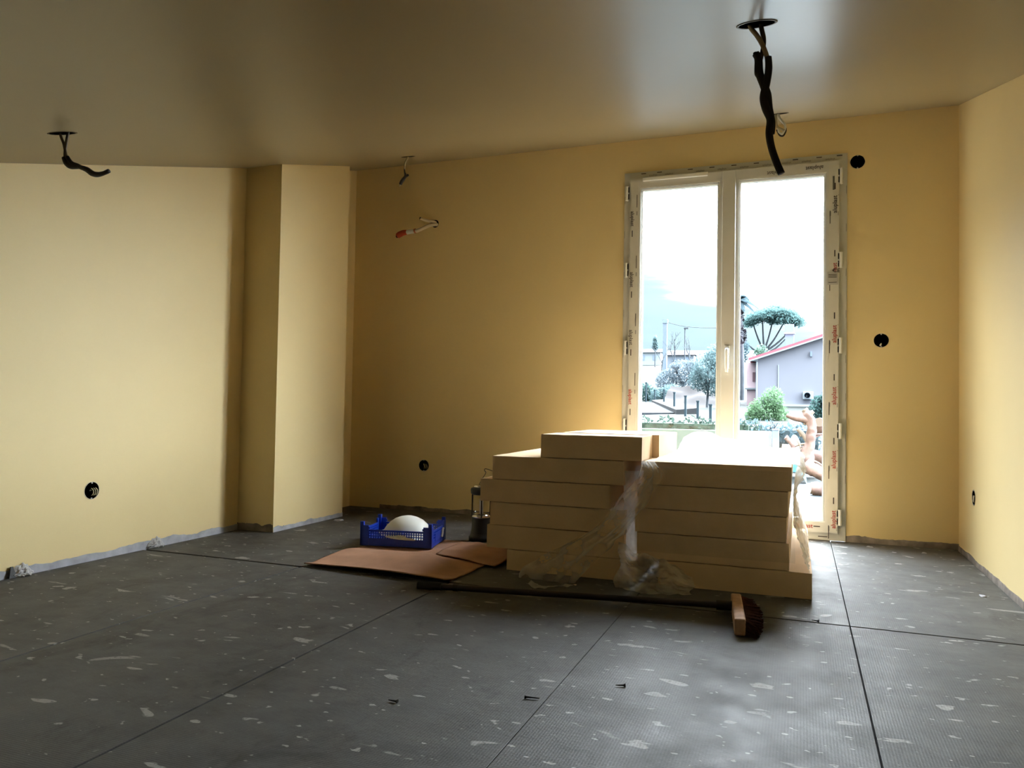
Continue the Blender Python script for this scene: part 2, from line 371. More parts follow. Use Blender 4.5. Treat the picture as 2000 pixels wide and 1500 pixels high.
# ------------------------------------------------------------------ the window
win = tag(empty('window_1', (0, 0, 0)), 'white french window with two tall glazed sashes and printed protective film', kind='structure')
def ring(name, x0, x1, z0, z1, wl, wr, wb_, wt, yf, yb, m, parent, bev=.004):
    bm = bmesh.new()
    O = [(x0, z0), (x1, z0), (x1, z1), (x0, z1)]; I = [(x0 + wl, z0 + wb_), (x1 - wr, z0 + wb_), (x1 - wr, z1 - wt), (x0 + wl, z1 - wt)]
    V = {}
    for y in (yf, yb):
        for i, p in enumerate(O): V[y, 0, i] = bm.verts.new((p[0], y, p[1]))
        for i, p in enumerate(I): V[y, 1, i] = bm.verts.new((p[0], y, p[1]))
    for i in range(4):
        j = (i + 1) % 4
        bm.faces.new((V[yf, 0, i], V[yf, 0, j], V[yf, 1, j], V[yf, 1, i])); bm.faces.new((V[yb, 0, i], V[yb, 1, i], V[yb, 1, j], V[yb, 0, j]))
        bm.faces.new((V[yf, 0, i], V[yb, 0, i], V[yb, 0, j], V[yf, 0, j])); bm.faces.new((V[yf, 1, i], V[yf, 1, j], V[yb, 1, j], V[yb, 1, i]))
    bmesh.ops.recalc_face_normals(bm, faces=bm.faces[:])
    if bev: bmesh.ops.bevel(bm, geom=[e for e in bm.edges if all(abs(v.co.y - yf) < 1e-6 for v in e.verts) and (e.calc_face_angle(0) > .5)], offset=bev, segments=2, affect='EDGES')
    return bmo(name, bm, m, parent)
YS = D - .034
ring('frame', WL, WR, 0.0, WT, .062, .062, .062, .062, D - .010, D + .07, PVC, win)
sashL = ring('sash', -1.017, -.412, .043, 2.192, .072, .058, .068, .070, YS, D + .045, PVC, win)
sashR = ring('sash', -.410, .207, .043, 2.192, .058, .076, .068, .070, YS, D + .045, PVC, win)
for s, (a, b) in ((sashL, (-.945, -.470)), (sashR, (-.352, .131))):
    ring('glazing_bead', a - .003, b + .003, .108, 2.125, .013, .013, .013, .013, YS + .012, D + .02, WHITEP, s, .006)
    box('pane', (a - .006, D + .002, .104), (b + .006, D + .008, 2.128), GLASS, s)
    box('protective_film', (a - .045 if s is sashL else b + .022, YS - .0012, .06) if False else ((-1.010 if s is sashL else .148), YS - .0012, .050), ((-.962 if s is sashL else .203), YS + .001, 2.165), PVCFILM, s)
box('stile_cover', (-.449, YS - .016, .05), (-.370, YS + .002, 2.188), PVC, win, .005)
vt = box('vent_cover', (-.934, YS - .016, 2.166), (-.535, YS + .002, 2.190), WHITEP, sashL, .004)
for s, xh, sg in ((sashR, .214, 1), (sashL, -1.036, -1)):
    for z in (2.100, 1.612, 1.119, .629, .137):
        bm = bmesh.new(); bm_cyl(bm, (xh, D - .030, z - .045), (xh, D - .030, z + .045), .0095, seg=14)
        bm_box(bm, (xh - .004, D - .030, z - .044), (xh + .004, D - .008, z + .044))
        h = bmo('hinge', bm, WHITEP, s)
        for dz in (-.022, .022): box('hinge_gap', (xh - sg * .016, D - .0355, z + dz - .017), (xh - sg * .0095, D - .0335, z + dz + .017), BLACK, s)
hd = empty('handle'); hd.parent = win
box('handle_plate', (-.426, YS - .026, .985), (-.396, YS - .014, 1.125), WHITEP, hd, .004)
tube('handle_lever', [(-.411, YS - .02, 1.10), (-.411, YS - .052, 1.10), (-.411, YS - .060, 1.085), (-.411, YS - .058, 1.02), (-.411, YS - .056, .965)], [.010, .010, .011, .010, .008], WHITEP, hd, 10, 5)
# printed lettering
TXT = {}
def lettering(s, size, loc, ang, m, parent, name='print_lettering'):
    key = (s, round(size, 4), m.name)
    if key not in TXT:
        cu = bpy.data.curves.new('t', 'FONT'); cu.body = s; cu.size = size; cu.align_x = 'CENTER'; cu.align_y = 'CENTER'; cu.offset = size * .012; cu.resolution_u = 2
        t = bpy.data.objects.new('t', cu); COL.objects.link(t)
        dg = bpy.context.evaluated_depsgraph_get(); me = bpy.data.meshes.new_from_object(t.evaluated_get(dg))
        bpy.data.objects.remove(t); me.materials.clear(); me.materials.append(m); TXT[key] = me
    o = link(name, TXT[key], m, parent)
    o.matrix_world = Matrix.Translation(loc) @ Matrix.Rotation(R_(90), 4, 'X') @ Matrix.Rotation(ang, 4, 'Z')
    return o
def dash(x0, x1, z0, z1, m, parent, y=None):
    y = (YS - .0022) if y is None else y
    box('print_mark', (x0, y, z0), (x1, y + .0008, z1), m, parent)
YT = YS - .0030
random.seed(4)
for k, z in enumerate((1.955, 1.565, 1.205, .850, .485, .145)):
    lettering('aluplast', .034, (.181, YT, z - .02), R_(90), REDINK if k else DARKINK, sashR)
    dash(.178, .184, z + .068, z + .105, DARKINK, sashR)
    dash(.153, .157, z - .27 + .14, z - .27 + .215, DARKINK, sashR); dash(.152, .160, z - .085, z - .060, GREYINK, sashR)
    dash(.196, .200, z - .085, z - .062, GREYINK, sashR); dash(.198, .201, z + .03, z + .036, GREYINK, sashR)
for k, z in enumerate((1.936, 1.55, 1.185, .811, .44)):
    lettering('aluplast', .032, (-.998, YT, z), R_(-90), DARKINK if k < 3 else REDINK, sashL)
    dash(-1.001, -.995, z - .115, z - .075, DARKINK, sashL)
    dash(-.972, -.968, z + .07, z + .15, DARKINK, sashL); dash(-.973, -.966, z + .02, z + .045, GREYINK, sashL)
    dash(-1.0095, -1.0065, z + .02, z + .045, GREYINK, sashL)
for x in (-.145, .070): lettering('aluplast', .032, (x, YT + .001, 2.158 if x > 0 else 2.150), R_(180), DARKINK, sashR)
lettering('aluplast', .034, (.02, YT + .001, .080), 0, REDINK, sashR); lettering('aluplast', .034, (-.75, YT + .001, .080), 0, REDINK, sashL)
dash(.075, .11, .077, .083, DARKINK, sashR)
YFR = D - .0112
for x in (-.95, -.85, -.66, -.53, -.40, -.27, -.16, -.05, .08, .19):
    dash(x, x + .030, 2.222, 2.227, DARKINK, win, YFR); 
    if x < .15: lettering('aluplast', .017, (x + .075, YFR - .0005, 2.207), R_(180), GREYINK, win)
for z in (2.0, 1.78, 1.52, 1.28, 1.02, .80, .57, .33):
    dash(.241, .2435, z, z + .045, GREYINK, win, YFR); dash(-1.053, -1.0505, z + .04, z + .085, GREYINK, win, YFR)
for x in (-.9, -.6, -.3, .0, .1): dash(x, x + .05, .018, .023, DARKINK, win, YFR)
lb = box('label_sticker', (.142, YS - .004, 1.470), (.199, YS - .0015, 1.545), mat('grey_sticker', (.42, .41, .38), .5), sashR)
lettering('CE', .032, (.190, YT - .0025, 1.550), 0, DARKINK, sashR)
for z in (1.527, 1.519, 1.511, 1.482): dash(.148, .192, z, z + .003, DARKINK, sashR, YS - .0052)
box('label_sticker', (.168, YS - .003, 2.02), (.178, YS - .0012, 2.10), mat('dark_sticker', (.11, .11, .09), .6), sashR)

# ------------------------------------------------------------------ wall and ceiling outlets
RIM = mat('dusty_yellow_rim', (.62, .55, .36), .7, .3)
WIRE = mat('pale_wire', (.50, .43, .28), .5, .4)
def outlet(key, label, axis, sgn, wires=()):
    x, y, z = SPOTS[key]
    t = tag(empty('wall_outlet_box', (x, y, z)), label, 'wall box', 'round black outlet boxes let into the walls')
    # local frame: +n points out of the wall into the room
    n = Vector((sgn, 0, 0)) if axis == 'x' else Vector((0, sgn, 0))
    M = n.to_track_quat('Z', 'Y').to_matrix().to_4x4()
    lathe('cup', [(0, -.044), (.0385, -.044), (.0385, .0005), (.0395, .0005)], BLACK, t, 32, M)
    lathe('rim', [(.0385, -.003), (.0385, .0012), (.0415, .0012), (.0415, -.0005)], RIM, t, 36, M)
    for zz in (.036, -.036): 
        o = box('screw_lug', (-.004, -.004, -.006), (.004, .004, .001), PLASTER, t); o.matrix_local = M @ Matrix.Translation((M.inverted() @ Vector((0, 0, zz)))) 
    for i, (pts, r, m) in enumerate(wires):
        side = Vector((0, 0, 1)).cross(n)
        tube('wire', [side * a + Vector((0, 0, b)) + n * c for a, b, c in pts], r, m, t, 8, 5)
    return t
def loops(k, m=WIRE):
    random.seed(k); out = []
    for i in range(3):
        a = -.004 + .011 * i
        out.append(([(a - .008, -.034, -.03), (a + .004, -.022, .001), (a + .010, -.006, .004), (a + .002, .010, .0), (a - .010, .016, -.026)], .0021, m))
    return out
outlet('b1', 'empty black round box hole beside the window top right corner', 'y', -1, ())
outlet('b2', 'black round box with one pale cable stub right of window, mid height', 'y', -1, (([(-.006, -.030, .002), (.002, -.014, -.006), (.010, .002, -.03), (.012, .004, -.042)], .0045, WHITEP), ([(-.03, -.004, -.01), (-.018, -.002, -.02), (-.008, -.004, -.04)], .003, CABLED)))
outlet('b3', 'black round box with wire loops low on window wall above blue crate', 'y', -1, loops(3))
outlet('left', 'black round box with coiled wires low on the left wall', 'x', 1, loops(5) + [([(-.004, -.016, -.036), (.006, -.004, -.01), (-.008, .002, -.004), (-.014, -.014, -.012)], .006, CABLED)])
outlet('right', 'black round box with wire loops low on the right wall near corner', 'x', -1, loops(8))

def drop(i, label):
    x, y = DROPS[i]; c = Vector((x, y, ceil_z(y)))
    t = tag(empty('ceiling_cable_drop', c), label, 'cable', 'bare cables hanging from round ceiling boxes')
    M = CN.to_track_quat('Z', 'Y').to_matrix().to_4x4()
    lathe('ceiling_cup', [(0, -.044), (.0385, -.044), (.0385, .0005), (.0395, .0005)], BLACK, t, 32, M)
    lathe('rim', [(.0370, -.003), (.0370, .0012), (.0425, .0012), (.0425, -.0005)], CABLED, t, 36, M)
    return t, c
def tw(t, c, name, pts, r, m, seg=8, n=6): return tube(name, [Vector(p) - c for p in pts], r, m, t, seg, n)
# long twisted drop near the camera
t, c = drop(0, 'long black taped cable hanging from ceiling in front of the window')
tw(t, c, 'cable', [(-.112, 1.69, 1.60), (-.104, 1.69, 1.571), (-.092, 1.688, 1.552), (-.080, 1.686, 1.528), (-.070, 1.686, 1.498), (-.066, 1.688, 1.470)], .0052, CABLE)
tw(t, c, 'cable', [(-.084, 1.69, 1.60), (-.083, 1.69, 1.570), (-.078, 1.694, 1.545), (-.079, 1.694, 1.525), (-.084, 1.692, 1.500)], .0052, CABLED)
tw(t, c, 'taped_sleeve', [(-.094, 1.690, 1.513), (-.088, 1.690, 1.500), (-.086, 1.690, 1.47), (-.078, 1.690, 1.445), (-.070, 1.690, 1.42), (-.066, 1.692, 1.39), (-.060, 1.692, 1.36), (-.058, 1.692, 1.335)], [.008, .0085, .009, .0085, .0095, .0085, .008, .004], BLACKTAPE)
tw(t, c, 'taped_sleeve', [(-.068, 1.686, 1.500), (-.067, 1.686, 1.475), (-.071, 1.686, 1.445), (-.077, 1.686, 1.415), (-.072, 1.686, 1.390), (-.063, 1.686, 1.365), (-.065, 1.686, 1.335), (-.060, 1.686, 1.304), (-.050, 1.686, 1.272), (-.040, 1.686, 1.247)], [.0072, .0078, .008, .0085, .009, .0085, .008, .0078, .0078, .0078], BLACKTAPE, 10)
tw(t, c, 'tape_end', [(-.096, 1.690, 1.516), (-.091, 1.690, 1.498), (-.090, 1.690, 1.470), (-.084, 1.690, 1.458)], [.004, .006, .007, .003], BLACKTAPE)
# left drop
t, c = drop(1, 'dark bent cable pair hanging from the ceiling at far left')
tw(t, c, 'cable', [(-2.194, 1.709, 1.605), (-2.187, 1.709, 1.575), (-2.173, 1.709, 1.548), (-2.164, 1.709, 1.520), (-2.158, 1.709, 1.500)], .0045, CABLED)
tw(t, c, 'cable', [(-2.150, 1.709, 1.605), (-2.157, 1.709, 1.574), (-2.166, 1.711, 1.545), (-2.169, 1.711, 1.520), (-2.168, 1.711, 1.495)], .0045, CABLED)
tw(t, c, 'taped_sleeve', [(-2.170, 1.709, 1.503), (-2.160, 1.709, 1.487), (-2.142, 1.709, 1.474), (-2.120, 1.709, 1.470), (-2.096, 1.709, 1.466)], [.007, .0085, .009, .008, .005], BLACKTAPE)
tw(t, c, 'taped_sleeve', [(-2.158, 1.711, 1.505), (-2.140, 1.711, 1.484), (-2.115, 1.711, 1.473), (-2.095, 1.709, 1.465), (-2.070, 1.709, 1.456), (-2.045, 1.709, 1.441), (-2.022, 1.709, 1.436), (-1.998, 1.709, 1.438), (-1.978, 1.709, 1.443)], [.006, .007, .008, .007, .0085, .009, .008, .0065, .0065], BLACKTAPE, 10)
# far drops near the window wall
t, c = drop(2, 'short pale cable with dark taped end hanging near pier')
tw(t, c, 'cable', [(-2.232, 4.04, 2.27), (-2.240, 4.04, 2.235), (-2.255, 4.04, 2.205), (-2.258, 4.04, 2.168)], .0045, CABLE)
tw(t, c, 'taped_sleeve', [(-2.260, 4.04, 2.175), (-2.256, 4.04, 2.150), (-2.250, 4.04, 2.128), (-2.262, 4.04, 2.112), (-2.276, 4.04, 2.094), (-2.284, 4.04, 2.078)], [.004, .005, .009, .010, .011, .009], BLACKTAPE)
tw(t, c, 'tape_end', [(-2.252, 4.04, 2.124), (-2.240, 4.04, 2.128), (-2.230, 4.04, 2.132)], [.009, .008, .007], BLACKTAPE)
tw(t, c, 'bare_tip', [(-2.282, 4.04, 2.08), (-2.290, 4.038, 2.068)], .004, CABLE)
t, c = drop(3, 'pale coiled wire ends hanging from ceiling close above the window')
tw(t, c, 'cable', [(-.112, 3.991, 2.25), (-.108, 3.991, 2.215), (-.098, 3.991, 2.196), (-.082, 3.991, 2.176), (-.078, 3.991, 2.150), (-.092, 3.991, 2.128), (-.108, 3.991, 2.136), (-.112, 3.991, 2.160)], .0062, WHITEP)
tw(t, c, 'cable', [(-.120, 3.991, 2.25), (-.122, 3.991, 2.200), (-.116, 3.991, 2.165), (-.098, 3.985, 2.150), (-.082, 3.985, 2.140)], .006, CABLE)
tw(t, c, 'wire', [(-.118, 3.991, 2.150), (-.105, 3.991, 2.122), (-.088, 3.991, 2.116), (-.076, 3.991, 2.136), (-.075, 3.991, 2.158)], .004, BLACK)

# cut pipes in the window wall
x, y, z = SPOTS['pipe']
t = tag(empty('pipe_stub', (x, y, z)), 'cut pale pipes with red and white taped end sticking from window wall', 'pipe')
lathe('hole_cup', [(0, -.044), (.027, -.044), (.027, .0005)], BLACK, t, 24, Vector((0, -1, 0)).to_track_quat('Z', 'Y').to_matrix().to_4x4())
PIPE = mat('pale_pipe', (.55, .47, .34), .5, .4)
tube('pipe', [(.012, .03, -.004), (.010, -.02, -.010), (-.010, -.07, -.028), (-.040, -.10, -.050), (-.075, -.11, -.066), (-.100, -.112, -.070)], .0125, PIPE, t, 12)
tube('white_sleeve', [(-.098, -.112, -.069), (-.135, -.113, -.072), (-.165, -.114, -.075)], .0155, WHITEP, t, 12)
tube('red_band', [(-.092, -.112, -.068), (-.103, -.112, -.0695)], .0165, mat('orange_tape', (.42, .13, .06), .6), t, 12)
tube('red_end_cap', [(-.160, -.114, -.074), (-.190, -.115, -.077), (-.215, -.116, -.086), (-.232, -.116, -.096)], [.017, .020, .021, .019], mat('red_cap', (.46, .055, .02), .55), t, 12)
tube('cap_hole', [(-.226, -.118, -.098), (-.240, -.118, -.101)], [.012, .010], mat('dark_red', (.05, .008, .006), .8), t, 10)
tube('pipe', [(.004, .03, .006), (.0, -.02, .010), (-.022, -.06, .008), (-.050, -.085, .014), (-.066, -.095, .020)], .010, PIPE, t, 12)
tube('pipe_mouth', [(-.064, -.094, .0195), (-.072, -.099, .0215)], [.0095, .0085], BLACK, t, 10)
tube('wire', [(.01, .02, .0), (.004, -.02, -.002), (-.014, -.04, -.001), (-.026, -.035, .004), (-.020, -.03, .012), (-.012, -.035, .002)], .0022, BLACK, t, 6)

# ------------------------------------------------------------------ insulation boards
def board(x0, x1, y0, y1, z0, z1, label, seed, rz=0.0):
    random.seed(seed); bm = bmesh.new(); bm_box(bm, (x0, y0, z0), (x1, y1, z1))
    bmesh.ops.subdivide_edges(bm, edges=[e for e in bm.edges if abs(e.verts[0].co.z - e.verts[1].co.z) < 1e-5], cuts=11, use_grid_fill=True)
    cx, cy = (x0 + x1) / 2, (y0 + y1) / 2
    for v in bm.verts:
        p = v.co.copy(); w = .0022
        ex = min(abs(p.x - x0), abs(p.x - x1)); ey = min(abs(p.y - y0), abs(p.y - y1))
        if ex < 1e-4 or ey < 1e-4:
            v.co.x += w * nse(p.y * 9 + seed, p.z * 30); v.co.y += w * nse(p.x * 9 + seed * 2, p.z * 30)
            if p.z > z1 - 1e-4: v.co.z -= .0035 * max(0, nse(p.x * 17, p.y * 17, seed))
    M = Matrix.Translation((cx, cy, 0)) @ Matrix.Rotation(rz, 4, 'Z') @ Matrix.Translation((-cx, -cy, 0))
    bmesh.ops.transform(bm, matrix=M, verts=bm.verts[:])
    o = bmo('insulation_board', bm, FOAM)
    return tag(o, label, 'insulation board', 'thick cream insulation boards piled by the window')
ZL = [0, .0945, .2, .304, .4085, .516]
GAP = .0016
left = [(-1.243, -.655, 3.236, 'cream foam board at the bottom of the left stack, set back at its left', .003),
        (-1.338, -.700, 3.236, 'second cream foam board from the floor in the left stack', -.006),
        (-1.329, -.702, 3.238, 'third cream foam board from the floor in the left stack', .004),
        (-1.374, -.766, 3.232, 'cream foam board jutting furthest left in the left stack', -.003),
        (-1.320, -.711, 3.234, 'uppermost full cream foam board of the left stack, under the cut pieces', .004)]
for i, (a, b, y, lab, rz) in enumerate(left): board(a, b, y, y + 1.19, ZL[i] + GAP, ZL[i + 1] - GAP, lab, 10 + i, rz)
board(-1.083, -.630, 3.228, 3.470, .516 + GAP, .620, 'cut cream foam piece lying on top of the left stack, front one', 21, .004)
board(-1.060, -.598, 3.484, 3.985, .516 + GAP, .622, 'second cut cream foam piece on left stack, behind the front one', 22, -.01)
ZR = [0, .1045, .2155, .318, .4195, .5195]
right = [(-.560, .044, 3.238, 'bottom cream foam board of the right stack, jutting out to the right', .006),
         (-.648, -.037, 3.242, 'second cream foam board from the floor in the plastic wrapped right stack', -.002),
         (-.659, -.050, 3.240, 'middle cream foam board of the plastic wrapped right stack', .003),
         (-.648, -.042, 3.238, 'second cream foam board from the top in the plastic wrapped right stack', -.003),
         (-.626, -.034, 3.238, 'top cream foam board of the right stack, covered by plastic film', .004)]
for i, (a, b, y, lab, rz) in enumerate(right): board(a, b, y, y + 1.19, ZR[i] + GAP, ZR[i + 1] - GAP, lab, 40 + i, rz)

# ------------------------------------------------------------------ plastic film
wrap = tag(empty('plastic_wrap', (-.34, 3.24, 0)), 'torn clear plastic film draped over the right board stack', 'plastic film')
W0 = Vector((-.34, 3.24, 0))
def top_f(u, v_):
    x = -.585 + .585 * u; y = 3.27 + 1.16 * v_
    z = .5235 + .010 * crump(x, y, 7)
    z += .085 * math.exp(-((x + .50) / .13) ** 2 - ((y - 4.16) / .16) ** 2) * (1 + .3 * nse(x * 9, y * 9))
    z += .045 * math.exp(-((x + .30) / .16) ** 2 - ((y - 4.25) / .12) ** 2)
    z += .018 * math.exp(-((x + .02) / .10) ** 2 - ((y - 4.2) / .2) ** 2)
    return Vector((x, y, z)) - W0
grid_surface('film_top', top_f, 60, 80, FILMW, wrap)
def side_f(u, v_):
    y = 3.25 + 1.15 * u; z = .53 - .425 * v_
    x = -.030 + .040 * math.exp(-((v_ - .10) / .12) ** 2) + .075 * max(0, v_ - .5) ** 1.3 * 2.0 + .022 * (crump(y * 1.3, z * 2.2, 8) - .25) + .006
    if v_ < .02: x -= .02
    return Vector((max(x, -.026 + .004 * v_), y, z)) - W0
grid_surface('film_side', side_f, 60, 40, FILMW, wrap)
def front_f(u, v_):
    x = -.655 + .64 * u; z = .50 - .36 * v_
    return Vector((x, 3.221 - .010 * crump(x * .7 + z, z * 1.2 - x * .6, 6) - .004 * nse(x * 5, z * 5), z)) - W0
grid_surface('film_front', front_f, 70, 50, FILM, wrap)
def heap_f(u, v_):
    # crumpled lower end lying against the foot of the stack
    x = -.715 + .31 * u + .03 * nse(v_ * 3, 2.2)
    top = .155 - .085 * u + .02 * nse(u * 6, 1.3) - .03 * max(0, u - .75) * 3
    z = .004 + top * (1 - v_) + .0
    y = 3.205 - .155 * v_ * (1 - .45 * abs(u - .45) * 2) - .035 * (crump(x * 1.2, v_ * .28, 11)) + .012 * nse(u * 7, v_ * 5)
    z += .018 * crump(x, v_ * .3 + 4, 14) * (1 - v_)
    return Vector((x, min(y, 3.222), max(z, .003))) - W0
grid_surface('film_heap', heap_f, 60, 44, FILMW, wrap)
sp = tag(empty('plastic_strip', (-.9, 3.15, 0)), 'strip of clear plastic film hanging diagonally across the left stack', 'plastic film')
E1 = catmull([(-0.632, 3.222, 0.516), (-0.645, 3.215, 0.455), (-0.730, 3.205, 0.353), (-0.793, 3.195, 0.252), (-0.913, 3.180, 0.169), (-1.046, 3.165, 0.094), (-1.116, 3.150, 0.046), (-1.125, 3.100, 0.004)], 8)
E2 = catmull([(-0.582, 3.222, 0.522), (-0.543, 3.212, 0.471), (-0.562, 3.205, 0.417), (-0.603, 3.195, 0.334), (-0.641, 3.185, 0.275), (-0.675, 3.175, 0.220), (-0.739, 3.160, 0.166), (-0.799, 3.140, 0.098), (-0.873, 3.090, 0.006)], 8)
def strip_f(u, v_):
    def at(E, t):
        k = t * (len(E) - 1); i = min(int(k), len(E) - 2); return E[i].lerp(E[i + 1], k - i)
    p = at(E1, v_).lerp(at(E2, v_), u + .10 * nse(v_ * 9, 5.5) * (2 * abs(u - .5)))
    p = p + Vector((.006 * nse(u * 6, v_ * 4, 1), -.024 * abs(nse(u * 4 + .5, v_ * 1.6, 2)) - .006 * abs(nse(u * 10, v_ * 3, 6)), .008 * nse(u * 4, v_ * 7, 3)))
    p.z = max(p.z, .004); return p - Vector((-.9, 3.15, 0))
grid_surface('film_sheet', strip_f, 30, 70, FILMS, sp)
def gap_f(u, v_):
    z = .47 - .37 * v_; x = -.712 + .075 * u + .012 * nse(z * 9, u * 2, 4)
    return Vector((x, 3.262 + .05 * u * (1 - v_) + .02 * crump(x * 2, z, 9), z)) - Vector((-.9, 3.15, 0))
grid_surface('film_gap', gap_f, 16, 50, film_material('dense_plastic_film', .62), sp)
def tail_f(u, v_):
    x = -1.06 + .20 * v_ + .02 * nse(v_ * 4, 1); y = 3.02 - .10 * v_ * (1 - v_) + .06 * (u - .5) * (1.2 - .7 * v_) - .03 * math.sin(v_ * 5)
    return Vector((x, y, .003 + .014 * crump(x, y, 16))) - Vector((-.9, 3.15, 0))
grid_surface('film_tail', tail_f, 14, 40, FILMW, sp)

# ------------------------------------------------------------------ cardboard sheet
def card_h(x, y):
    q = y - 3.20 + .10 * (x + 1.7); t_ = 1 - (abs(q) / .30 if q < 0 else q / .17); t_ = max(0, min(1, t_)); kx = max(0.25, min(1, (x + 2.15) / .55)) * max(.06, min(1, (-1.39 - x) / .24))
    a = .062 * t_ * t_ * (3 - 2 * t_) * kx * (.85 + .25 * nse(x * 3, y * 2))
    b = .020 * math.exp(-((y - 3.46 + .18 * (x + 1.7)) / .05) ** 2) * max(0, min(1, (x + 1.80) * 4)) * max(.1, min(1, (-1.36 - x) / .2))
    e = .030 * max(0, 1 - (y - 2.86) / .12) * (.6 + .4 * math.sin((x + 2.1) * 4.2))
    damp = 1.0 if y < 3.38 or x > -1.74 else max(0, 1 - (y - 3.38) / .05)
    return .0065 + (a + b) * damp + e + .0015 * nse(x * 12, y * 12)
def card_f(u, v_):
    x = -2.105 + .735 * u + .035 * v_ * (u - .3) + .006 * nse(v_ * 9, 1); y = 2.915 - .06 * u + (.90 - .04 * u) * v_ + .008 * nse(u * 9, 3)
    return Vector((x, y, card_h(x, y)))
cb = grid_surface('cardboard_sheet', card_f, 70, 80, CARD, None, .005)
tag(cb, 'large buckled brown cardboard sheet lying on the floor beside the stack', 'cardboard')
def flap_f(u, v_):
    x = -1.66 + .37 * u; y = 3.36 + .30 * v_ - .10 * u * (1 - v_) - .05 * u
    z = card_h(x, min(y, 3.42)) + .010 + .006 * (1 - v_) * u * (1 - u) + .002 * nse(x * 9, y * 9)
    return Vector((x, y, z))
fp = grid_surface('cardboard_flap', flap_f, 30, 24, CARD, cb, .004)
box('cardboard_edge', (-1.372, 2.90, .004), (-1.366, 3.10, .008), CARDE, cb)

# ------------------------------------------------------------------ crate, dome, lantern, broom
cr = tag(empty('plastic_crate', (-2.112, 3.405, .0135), R_(11)), 'low blue plastic fruit crate with slotted sides on the cardboard', 'crate')
A_, B_, H_ = .372, .272, .082
box('crate_bottom', (.004, .004, 0), (A_ - .004, B_ - .004, .006), BLUE, cr)
def lattice(name, L_, place, holes):
    bm = bmesh.new(); t_ = .005
    for z0, z1 in ((0, .012), (.034, .038), (.048, .052), (.062, .066), (H_ - .010, H_)): bm_box(bm, (0, 0, z0), (L_, t_, z1))
    n = int(L_ / .0125)
    for i in range(n + 1):
        x = i * (L_ - .005) / n; bm_box(bm, (x, .0006, .010), (x + .005, t_ - .0006, H_ - .008))
    bm_box(bm, (0, .001, .010), (L_, t_ - .001, .036))
    bm_box(bm, (L_ * .30, -.0012, .024), (L_ * .70, t_ - .001, H_ - .020)) if holes else None
    bmesh.ops.transform(bm, matrix=place, verts=bm.verts[:]); return bmo(name, bm, BLUE, cr)
T = Matrix.Translation; RZ = lambda a: Matrix.Rotation(R_(a), 4, 'Z')
lattice('side_wall', A_, T((0, 0, 0)), False); lattice('side_wall', A_, T((0, B_ - .005, 0)), False)
sw = lattice('side_wall', B_, T((A_, 0, 0)) @ RZ(90), True); lattice('side_wall', B_, T((.005, 0, 0)) @ RZ(90), False)
for px_, py_ in ((0, 0), (A_, 0), (0, B_), (A_, B_)):
    bm = bmesh.new(); sx = 1 if px_ == 0 else -1; sy = 1 if py_ == 0 else -1
    bm_box(bm, (px_ - sx * .004, py_ - sy * .004, 0), (px_ + sx * .040, py_ + sy * .004, .104))
    bm_box(bm, (px_ - sx * .004, py_ - sy * .004, 0), (px_ + sx * .004, py_ + sy * .036, .104))
    bm_box(bm, (px_ - sx * .004, py_ - sy * .004, 0), (px_ + sx * .014, py_ + sy * .014, .122))
    bm_box(bm, (px_ + sx * .014, py_ - sy * .001, .085), (px_ + sx * .046, py_ + sy * .003, .096))
    bmo('corner_post', bm, BLUE, cr)
tube('white_logo', [(A_ + .0035, .200, .026), (A_ + .0035, .205, .034), (A_ + .0035, .212, .046), (A_ + .0035, .216, .058), (A_ + .0035, .222, .066), (A_ + .0035, .232, .066)], .0060, WHITEP, cr, 8, 5)
tag(cr.children[-1], 'white squiggle printed on the crate side')

dm = tag(empty('white_bowl', (-1.930, 3.572, .058), R_(11)), 'white domed bowl lying upside down in the blue crate', 'bowl')
Mb = Matrix.Rotation(R_(4), 4, 'Y')
lathe('bowl_dome', [(.138, .000), (.130, .012), (.118, .034), (.099, .058), (.074, .078), (.046, .090), (.022, .096), (.0001, .098)], mat('matt_white_bowl', (.72, .73, .66), .45, .4), dm, 48, Mb)
lathe('bowl_rim', [(.130, -.004), (.150, -.004), (.153, .000), (.150, .003), (.136, .006), (.130, .004), (.130, -.004)], mat('matt_white_bowl', (1, 1, 1)), dm, 48, Mb)

ln = tag(empty('camping_lantern', (-1.640, 3.870, 0)), 'black camping lantern with clear chimney behind the left stack', 'lantern')
lathe('lantern_base', [(.0001, 0), (.066, 0), (.067, .022), (.060, .026), (.059, .034), (.056, .036), (.056, .044), (.0545, .046), (.0545, .054), (.053, .056), (.053, .064), (.0515, .066), (.051, .120), (.049, .126), (.0001, .126)], BLACK, ln, 36)
lathe('lantern_collar', [(.0001, .126), (.052, .126), (.052, .134), (.044, .146), (.030, .150), (.0001, .150)], CHROME, ln, 36)
lathe('clear_chimney', [(.047, .140), (.047, .255)], CLEAR, ln, 36)
lathe('bulb_tube', [(.0001, .148), (.010, .148), (.010, .225), (.006, .235), (.0001, .236)], mat('frosted_bulb', (.85, .85, .82), .4), ln, 16)
for a in range(4): 
    an = R_(25 + 90 * a); cyl('guard_post', (.050 * math.cos(an), .050 * math.sin(an), .130), (.050 * math.cos(an), .050 * math.sin(an), .260), .004, STEEL, ln, seg=8)
lathe('lantern_cap', [(.0001, .252), (.050, .252), (.058, .258), (.060, .280), (.056, .288), (.048, .290), (.0001, .290)], BLACK, ln, 36)
lathe('cap_plate', [(.0001, .2895), (.046, .2895), (.042, .302), (.030, .306), (.0001, .307)], CHROME, ln, 36)
tube('wire_handle', [(-.018, 0, .300), (-.012, 0, .312), (.004, 0, .340), (.024, 0, .372), (.016, 0, .384), (.020, 0, .394), (.050, 0, .388), (.080, 0, .376), (.090, 0, .350), (.052, 0, .300)], .0020, STEEL, ln, 6, 5)

